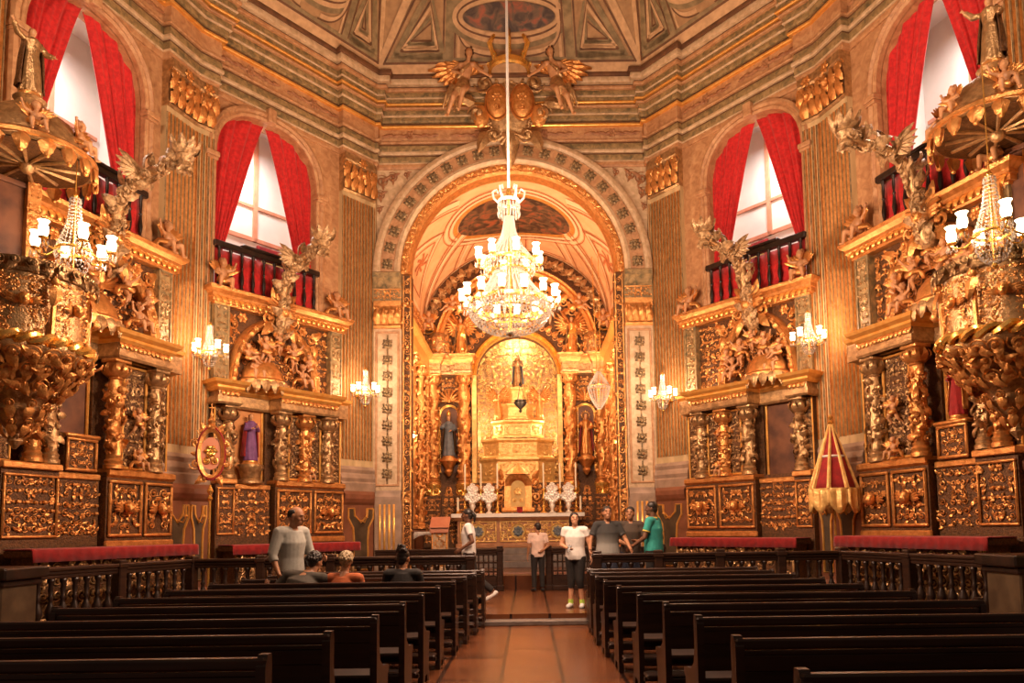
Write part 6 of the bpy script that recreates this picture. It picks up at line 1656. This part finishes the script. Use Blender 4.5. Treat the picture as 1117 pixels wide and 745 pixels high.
for lab, ci, du, out, z in (('crystal wall lamp on the left pilaster between the two balconies', 5, -.25, .42, 4.95), ('crystal wall lamp on the pilaster left of the chancel arch', 4, .52, .42, 4.70),
                            ('crystal wall lamp on the pilaster right of the chancel arch', 3, -.55, .42, 4.50), ('crystal wall lamp on the right pilaster between the two balconies', 2, .30, .42, 5.05)):
    LAMPS.append(sconce(lab, ci, du, out, z))
sl = small_chandelier('hanging crystal chandelier in front of the left pulpit canopy', (-5.75, 9.55, 5.28), 'hanging_chandelier', 'side chandeliers', .58, .27, 6, 1.25, 1.35)
sr = small_chandelier('hanging crystal chandelier at the right frame edge before the right pulpit', (6.05, 8.75, 5.02), 'hanging_chandelier', 'side chandeliers', .58, .27, 6, 1.25, 2.2)
# unlit crystal lamp and lights in the chancel
dl = thing('crystal_pendant', 'unlit crystal pendant on two cords at the right of the chancel', 'pendant lamp', (2.28, 19.8, 5.0))
m = MB(); strands(m, .06, .75, .30, .35, 20, 10, .02); strands(m, .30, .34, .05, -.25, 20, 12, .02, -.05); drops(m, .30, .36, 22, .1, .018); m.build('crystals', 'crystal', dl)
m = MB(); hoop(m, .30, .34, .03); m.lathe([(.01, -.3), (.04, -.25), (.02, .8), (.01, .85)], 8); m.tube([(-.05, 0, .8), (-.12, 0, 4.0)], .008, 5); m.tube([(.05, 0, .8), (.06, 0, 4.2)], .008, 5); m.build('frame_and_cords', 'gold_leaf', dl)
for k, (x, y, z) in enumerate(((-2.80, 18.55, 4.22), (-2.62, 18.65, 3.92))):
    f = thing('small_lamp', 'tiny bare light, %s of the two on the left chancel jamb' % ('upper', 'lower')[k], 'lamp', (x, y, z), 0, 'tiny lights on the left jamb')
    m = MB(); m.ball((0, 0, 0), .045, 10, 7); m.build('bulb', 'flame', f); m = MB(); m.tube([(0, 0, -.04), (-.06, 0, -.12), (-.22, 0, -.10)], .012, 6); m.build('holder', 'gold_leaf', f)
sm = thing('sanctuary_lamp', 'dark hanging sanctuary lamp in front of the throne', 'lamp', (.12, 20.9, 5.05))
m = MB(); m.lathe([(.01, -.22), (.05, -.18), (.03, -.12), (.15, .0), (.20, .08), (.16, .12), (.18, .15), (.14, .16), (.14, .13), (.02, .02)], 16); m.build('bowl', 'blackmetal', sm)
m = MB()
for k in range(3): m.tube([(.16*cos(k*2.09), .16*sin(k*2.09), .14), (0, 0, .62)], .008, 5)
m.tube([(0, 0, .6), (0, 0, 5.41)], .008, 5); m.lathe([(.01, .55), (.05, .60), (.01, .68)], 10); m.build('chains', 'blackmetal', sm)

# ------------------------------------------------------------------ communion rail
BAL = MB(); BAL.lathe([(.050, 0), (.052, .05), (.028, .08), (.034, .14), (.060, .22), (.062, .27), (.030, .36), (.024, .40), (.042, .43), (.024, .46), (.034, .54), (.026, .60), (.045, .64), (.048, .68)], 12)
BAL_ME = BAL.mesh('baluster'); BAL_ME.materials.append(M['wood_black']); BAL_ME.shade_smooth()
def rail(label, A, B, post_ends=(True, True), lattice=False, z0=.15, mid=0):
    A, B = Vector(A), Vector(B); d = B-A; L = d.length; rz = atan2(d.y, d.x)
    r = thing('communion_rail', label, 'railing', (A.x, A.y, z0), rz, 'communion rail runs')
    m = MB()
    for (a, b_, zz, h, w) in ((0, L, .88, .05, .17), (0, L, .83, .05, .13), (0, L, .78, .05, .10)): m.box(a, b_, -w/2, w/2, zz, zz+h, .012)
    m.build('handrail', 'wood', r, smooth=False)
    m = MB(); m.box(0, L, -.08, .08, 0, .10, .012); m.build('bottom_rail', 'wood', r, smooth=False)
    xs = [x for x, f in ((0, post_ends[0]), (L, post_ends[1])) if f]+[L*(k+1)/(mid+1) for k in range(mid)]
    for x in xs:
        m = MB(); m.box(x-.07, x+.07, -.085, .085, 0, .98, .015); m.box(x-.085, x+.085, -.10, .10, .86, .93, .01); m.box(x-.085, x+.085, -.10, .10, 0, .12, .01); m.build('post', 'wood', r, smooth=False)
    if lattice:
        m = MB(); m.box(0, L, -.015, .015, .40, .44); m.box(0, L, -.015, .015, .60, .64)
        for k in range(int(L/.11)): m.box(.07+k*.11, .105+k*.11, -.013, .013, .1, .80)
        m.box(0, L, -.008, .008, .1, .34)
        m.build('lattice', 'wood', r, smooth=False)
    else:
        n = max(2, int(L/.19))
        for k in range(n):
            x = .1+(L-.2)*(k+.5)/n
            if any(abs(x-p) < .12 for p in xs): continue
            part('baluster', BAL_ME, r, (x, 0, .10))
    return r
GY = 16.35
rail('turned dark rail running along the left wall towards the left pulpit', (-6.05, 9.3), (-5.25, 12.15), (False, True), mid=1)
rail('turned dark rail crossing in front of the left pews', (-5.25, 12.15), (-.66, 12.15), (False, True), mid=3)
rail('low lattice rail closing the chancel, left of the open gate', (-3.1, GY), (-.34, GY), (False, True), True)
rail('low lattice rail closing the chancel, right of the open gate', (.74, GY), (3.25, GY), (True, True), True)
rail('turned dark rail crossing in front of the right pews', (1.42, 12.15), (5.45, 12.15), (True, False), mid=3)
rail('turned dark rail running along the right wall towards the right pulpit', (5.45, 12.15), (6.2, 9.3), (True, False), mid=1)
for q, (x, y) in ((-1, (-6.22, 8.95)), (1, (6.38, 8.95))):
    r = thing('rail_pier', 'massive dark end pier of the communion rail at the %s frame edge' % ('left' if q < 0 else 'right'), 'pier', (x, y, 0), 0, 'end piers of the rail')
    m = MB(); m.box(-.42, .42, -.36, .36, 0, .16, .02); m.box(-.36, .36, -.32, .32, .16, .92, .02); m.build('shaft', 'dado_dark', r, smooth=False)
    m = MB(); m.box(-.40, .40, -.36, .36, .90, .98, .02); m.box(-.46, .46, -.40, .40, .98, 1.12, .02); m.build('cap', 'wood_black', r, smooth=False)
    m = MB(); m.frame(-.28, .28, .26, .84, .05, .03, 0); o = m.build('panel', 'stone', r, smooth=False); o.location = (0, -.32, 0); o.rotation_euler = (0, 0, pi)

# ------------------------------------------------------------------ pews
def pew_parts(L):
    P = {}
    m = MB()
    m.box(0, L, -.03, .03, .82, .88, .012); m.box(0, L, -.018, .018, .70, .79, .006); m.box(.0, L, -.022, .03, .79, .815, .004); P['back_rail'] = m
    m = MB(); m.box(0, L, -.012, .012, .52, .70, .003); P['back_panel'] = m
    m = MB(); m.box(0, L, 0.02, .40, .43, .465, .012); m.box(0, L, .36, .385, .33, .43, .004); P['seat'] = m
    m = MB(); m.box(0.02, L-.02, -.02, .02, .22, .29, .008); m.box(.02, L-.02, -.20, -.16, .12, .16, .006); P['stretcher'] = m
    m = MB(); m.box(.02, L-.02, -.34, -.14, .17, .20, .01); P['kneeler'] = m
    return P
def end_panel():
    m = MB()
    pts = [(-.05, 0), (-.05, .06), (-.035, .10), (-.035, .84), (.0, .895), (.05, .895), (.06, .84), (.055, .68), (.09, .56), (.20, .50), (.34, .49), (.42, .475), (.42, .43), (.37, .40), (.35, .12), (.40, .06), (.40, 0), (.28, 0), (.24, .08), (.10, .08), (.06, 0)]
    n = len(pts)
    m.loft([[(-.025, y, z) for y, z in pts[::-1]], [(.025, y, z) for y, z in pts[::-1]]])
    return m
END_ME = end_panel().mesh('end_panel'); END_ME.materials.append(M['wood']); 
LEN = {}
def pew(x_aisle, x_out, y, label):
    L = round(abs(x_out-x_aisle), 2)
    r = thing('pew', label, 'pew', (min(x_aisle, x_out), y, 0), 0, 'pews of the nave')
    if L not in LEN:
        LEN[L] = {}
        for k, m in pew_parts(L).items(): LEN[L][k] = m.build(k, 'wood', r, smooth=False).data
    else:
        for k, me in LEN[L].items(): part(k, me, r)
    for x in (0.025, L-.025): part('end_panel', END_ME, r, (x, 0, 0))
    return r
ordw = ['first', 'second', 'third', 'fourth', 'fifth', 'sixth', 'seventh', 'eighth', 'ninth', 'tenth', 'eleventh', 'twelfth']
RY_ = [2.55, 3.15, 4.13, 5.10, 6.02, 6.92, 7.82, 8.70, 9.58, 10.46, 11.30]; RX = [1.42, 1.42, 1.42, 1.43, 1.38, 1.30, 1.22, 1.17, 1.15, 1.16, 1.19]
for i, (y, x) in enumerate(zip(RY_, RX)):
    pew(x, x+2.6, y, 'dark rosewood pew right of the aisle, %s row from the camera' % ordw[i] if i else 'dark rosewood pew right of the aisle, cut off nearest the camera')
LY_ = [3.71, 4.52, 5.36, 6.3, 7.2, 8.1, 9.0, 9.84, 10.62, 11.38]; LX = [-1.01, -.91, -.80, -.76, -.73, -.68, -.60, -.53, -.46, -.39]
for i, (y, x) in enumerate(zip(LY_, LX)):
    pew(x, x-3.0, y, 'dark rosewood pew left of the aisle, %s row from the camera' % ordw[i])

# ------------------------------------------------------------------ lectern, side tables, lantern, umbrella
r = thing('lectern', 'gilt framed lectern with a salmon cloth standing left of the high altar', 'lectern', (-2.0, 19.2, .45), pi)
m = MB(); m.box(-.24, .24, -.18, .18, 0, .10, .02); m.box(-.20, .20, -.14, .14, .10, 1.05); m.build('body', 'marble_pale', r, smooth=False)
m = MB(); m.frame(-.21, .21, .12, 1.04, .045, .03, .14); m.relief(-.15, .15, .2, .95, .12, 8, .14); m.build('front_frame', 'gold', r)
m = MB(); m.loft([[(-.25, -.22, 1.36), (.25, -.22, 1.36), (.25, -.22, 1.40), (-.25, -.22, 1.40)], [(-.25, .24, 1.08), (.25, .24, 1.08), (.25, .24, 1.12), (-.25, .24, 1.12)]]); m.build('book_rest', 'salmon', r, smooth=False)
m = MB(); m.box(-.24, .24, .20, .24, .98, 1.12, .01); m.build('cloth_fall', 'salmon', r, smooth=False)
for q, x, y, side in ((-1, -2.55, 20.6, 'left'), (1, 2.35, 20.4, 'right')):
    r = thing('credence_table', 'small table with a white cloth at the %s of the high altar' % side, 'table', (x, y, .45), 0, 'white clothed side tables')
    m = MB(); m.box(-.42, .42, -.26, .26, .96, 1.0, .008); m.build('tabletop', 'wood', r, smooth=False)
    for lx in (-.37, .37):
        for ly in (-.21, .21): l = MB(); l.box(lx-.03, lx+.03, ly-.03, ly+.03, 0, .96, .006); l.build('leg', 'wood', r, smooth=False)
    m = MB(); NU = 30
    m.box(-.44, .44, -.28, .28, 1.0, 1.012)
    m.loft([[(-.44+.88*i/NU, -.285-.012*sin(i*1.6), 1.01) for i in range(NU+1)], [(-.44+.88*i/NU, -.29-.02*sin(i*1.6), .72+.20*abs(sin(i*pi/NU*1.0))) for i in range(NU+1)]], closed=False)
    o = m.build('table_linen', 'white', None); o.location = (x, y, .45); o.modifiers.new('t', 'SOLIDIFY').thickness = .006
    tag(o, 'white cloth draped over the side table at the %s of the high altar' % side, 'tablecloth', 'white side table cloths')

r = thing('processional_lantern', 'red and gilt processional cartouche on a pole by the left pilaster', 'processional staff', (-5.45, 13.25, .12), 3.55)
m = MB(); m.tube([(0, 0, 0), (0, 0, 2.25)], .022, 8); m.lathe([(.16, 0), (.16, .03), (.06, .08), (.03, .2)], 14); m.lathe([(.02, 1.95), (.05, 2.0), (.02, 2.06), (.06, 2.14), (.02, 2.22)], 10); m.build('pole', 'gold_leaf', r)
m = MB(); m.arc(0, 2.82, .195, .42, 0, 2*pi, 36, [(-.03, -.03), (-.03, .05), (.03, .08), (.06, .0), (.03, -.03)])
for q in (-1, 1):
    for (x, z, s_, sg_) in ((.25, 3.0, .10, 1), (.25, 2.62, .11, -1), (.15, 3.24, .09, -1), (.12, 2.36, .09, 1)): m.scroll(q*x, z, s_, 0 if q > 0 else pi, 1.5, q*sg_, .025)
    m.leaf(q*.12, 3.22, .18, pi/2-q*.5, .1); m.leaf(q*.12, 2.40, .2, -pi/2+q*.6, .1); m.leaf(q*.21, 2.8, .13, q*0 if q > 0 else pi, .09)
m.lathe([(.09, 3.26), (.10, 3.3), (.05, 3.36), (.07, 3.42), (.02, 3.5), (.03, 3.54), (.0, 3.62)], 10); m.tube([(-.05, 0, 3.66), (.05, 0, 3.66)], .012, 5); m.tube([(0, 0, 3.6), (0, 0, 3.74)], .012, 5)
m.build('frame', 'gold', r)
m = MB(); m.arc(0, 2.82, .10, .215, 0, 2*pi, 30, [(-.099, .0), (-.099, .03), (.08, .03), (.08, .0)]); pn = m.build('panel', 'salmon', r)
m = MB(); m.flower(0, 2.86, .12, 6, .03); m.scroll(-.06, 2.68, .08, 0, 1.4, 1, .02, .03); m.scroll(.06, 2.68, .08, pi, 1.4, -1, .02, .03); m.build('emblem', 'gold_leaf', pn)
m = MB(); m.arc(0, 2.82, .225, .47, 0, 2*pi, 36, [(-.01, .055), (.01, .075), (.03, .05)]); m.build('red_edge', 'redcloth', r)

r = thing('processional_umbrella', 'half-closed red and gold processional umbrella with a scalloped gold valance', 'umbrella', (5.72, 13.0, .15), 0)
m = MB(); m.tube([(0, 0, 0), (0, 0, 3.25)], .02, 8); m.lathe([(.17, 0), (.17, .03), (.05, .08), (.025, .25)], 14); m.lathe([(.02, 3.12), (.05, 3.17), (.02, 3.22), (.04, 3.27), (.0, 3.34)], 10); m.build('pole', 'gold_leaf', r)
NG = 8
def gore(k, z0, z1, r0, r1, sub=8):
    m = MB(); rings = []
    for i in range(9):
        t = i/8; z = z1+(z0-z1)*t; rr = r1+(r0-r1)*t**1.05
        ring = []
        for j in range(sub+1):
            a = 2*pi*(k+j/sub)/NG; f = 1-.10*sin(pi*j/sub)
            ring.append((rr*f*cos(a), rr*f*sin(a), z))
        rings.append(ring)
    m.loft(rings, closed=False); return m
for k in range(NG):
    o = gore(k+.25, 1.98, 3.14, .385, .025).build('gore', 'redcloth', r); o.modifiers.new('t', 'SOLIDIFY').thickness = .008
    t = MB(); a = 2*pi*(k+.25)/NG
    t.tube([(.03*cos(a), .03*sin(a), 3.14), (.212*cos(a), .212*sin(a), 2.56), (.395*cos(a), .395*sin(a), 1.98)], [.016, .030, .042], 6); t.build('gold_band', 'gold_pale', r)
    v = MB(); rings = []
    for i in range(5):
        t_ = i/4; ring = []
        for j in range(11):
            u = j/10; aa = 2*pi*(k+.25+u)/NG; zz = 1.99-t_*(.26+.18*sin(pi*u)); rr = .40+.02*sin(u*pi*4)
            ring.append((rr*cos(aa), rr*sin(aa), zz))
        rings.append(ring)
    v.loft(rings, closed=False); o = v.build('valance', 'gold_pale', r); o.modifiers.new('t', 'SOLIDIFY').thickness = .01
m = MB()
for z, rr in ((2.56, .215),): m.lathe([(rr-.01, z-.02), (rr+.008, z), (rr-.01, z+.02)], 32, caps=False)
m.build('white_braid', 'white', r)

# ------------------------------------------------------------------ camera
F = 800.0
cam = bpy.data.cameras.new('camera'); co = bpy.data.objects.new('camera', cam); COL.objects.link(co)
cam.sensor_width = 36; cam.lens = F/1117*36; cam.shift_x = -16.5/1117; cam.shift_y = (204.5-F*math.tan(radians(4.7)))/1117; cam.clip_end = 200
co.matrix_world = Matrix.Translation((.29, 0, 1.5)) @ Matrix.Rotation(radians(90+4.7), 4, 'X') @ Matrix.Rotation(radians(-.75), 4, 'Z')
SC.camera = co

# ------------------------------------------------------------------ light
def lamp(name, kind, loc, energy, col, size=.2, target=None, angle=None, blend=.5, sx=None):
    d = bpy.data.lights.new(name, kind); d.energy = energy; d.color = col
    o = bpy.data.objects.new(name, d); COL.objects.link(o); o.location = loc
    if kind == 'AREA': d.size = size
    else: d.shadow_soft_size = size
    if sx: d.shape = 'RECTANGLE'; d.size_y = sx
    if kind == 'SPOT': d.spot_size = angle or 1.5; d.spot_blend = blend
    if target is not None:
        o.rotation_euler = (Vector(target)-Vector(loc)).to_track_quat('-Z', 'Y').to_euler()
    return o
WARM = (1, .655, .445); YEL = (1, .66, .415); DAY = (1, .93, .88)
for k in range(6):
    a = 2*pi*(k+.5)/6
    lamp('chandelier_light', 'POINT', (CX+1.5*cos(a), CY+1.5*sin(a), CZ0+.9), 190, WARM, .15)
for k in range(3):
    a = 2*pi*k/3
    lamp('chandelier_light', 'POINT', (CX+1.1*cos(a), CY+1.1*sin(a), CZ0+1.7), 110, WARM, .12)
for o in (sl, sr): lamp('chandelier_light', 'POINT', tuple(Vector(o.location)+Vector((.45 if o is sl else -.45, -.1, .2))), 60, WARM, .12)
for o in LAMPS: lamp('wall_lamp_light', 'POINT', tuple(Vector(o.location)+Vector((0, -.42, .15))), 45, WARM, .12)
# lamps of the chancel, hidden behind the arch and in the throne recess
for q in (-1, 1):
    lamp('chancel_floodlight', 'SPOT', (q*2.3, 18.2, 7.2), 240, YEL, .3, (0, 23, 5.0), 1.9)
    lamp('chancel_floodlight', 'SPOT', (q*2.2, 18.3, 2.4), 1100, YEL, .15, (0, 20.5, 10), 1.7)
    lamp('throne_light', 'POINT', (q*1.45, 23.55, 5.0), 85, YEL, .12)
lamp('throne_light', 'POINT', (0, 24.4, 8.0), 110, YEL, .15)
lamp('throne_light', 'SPOT', (0, 22.0, 9.4), 260, YEL, .15, (0, 23.6, 4.8), .9)
for nm, b in BAY.items():
    lamp('daylight', 'AREA', wpt(b, b['oc'], -.85, 10.2), 60, DAY, .8, wpt(b, b['oc'], -1.7, 8.3))
# added fill spots for the upper walls, unseen behind the viewer
for q in (-1, 1):
    lamp('fill_spot', 'SPOT', (q*4.5, 2.0, 9.5), 1500, (1, .655, .445), .5, (q*4.6, 14.5, 8.2), 1.05, .8)
w = bpy.data.worlds.new('world'); SC.world = w; w.use_nodes = True
w.node_tree.nodes['Background'].inputs['Color'].default_value = (1, .62, .43, 1); w.node_tree.nodes['Background'].inputs['Strength'].default_value = .085

vs = SC.view_settings; vs.view_transform = 'Standard'; vs.look = 'None'; vs.exposure = .58; vs.gamma = 1; vs.use_curve_mapping = False
SC.cycles.use_denoising = True
SC.cycles.max_bounces = 6; SC.cycles.diffuse_bounces = 3; SC.cycles.glossy_bounces = 3; SC.cycles.transmission_bounces = 5; SC.cycles.transparent_max_bounces = 6
SC.cycles.sample_clamp_indirect = 4
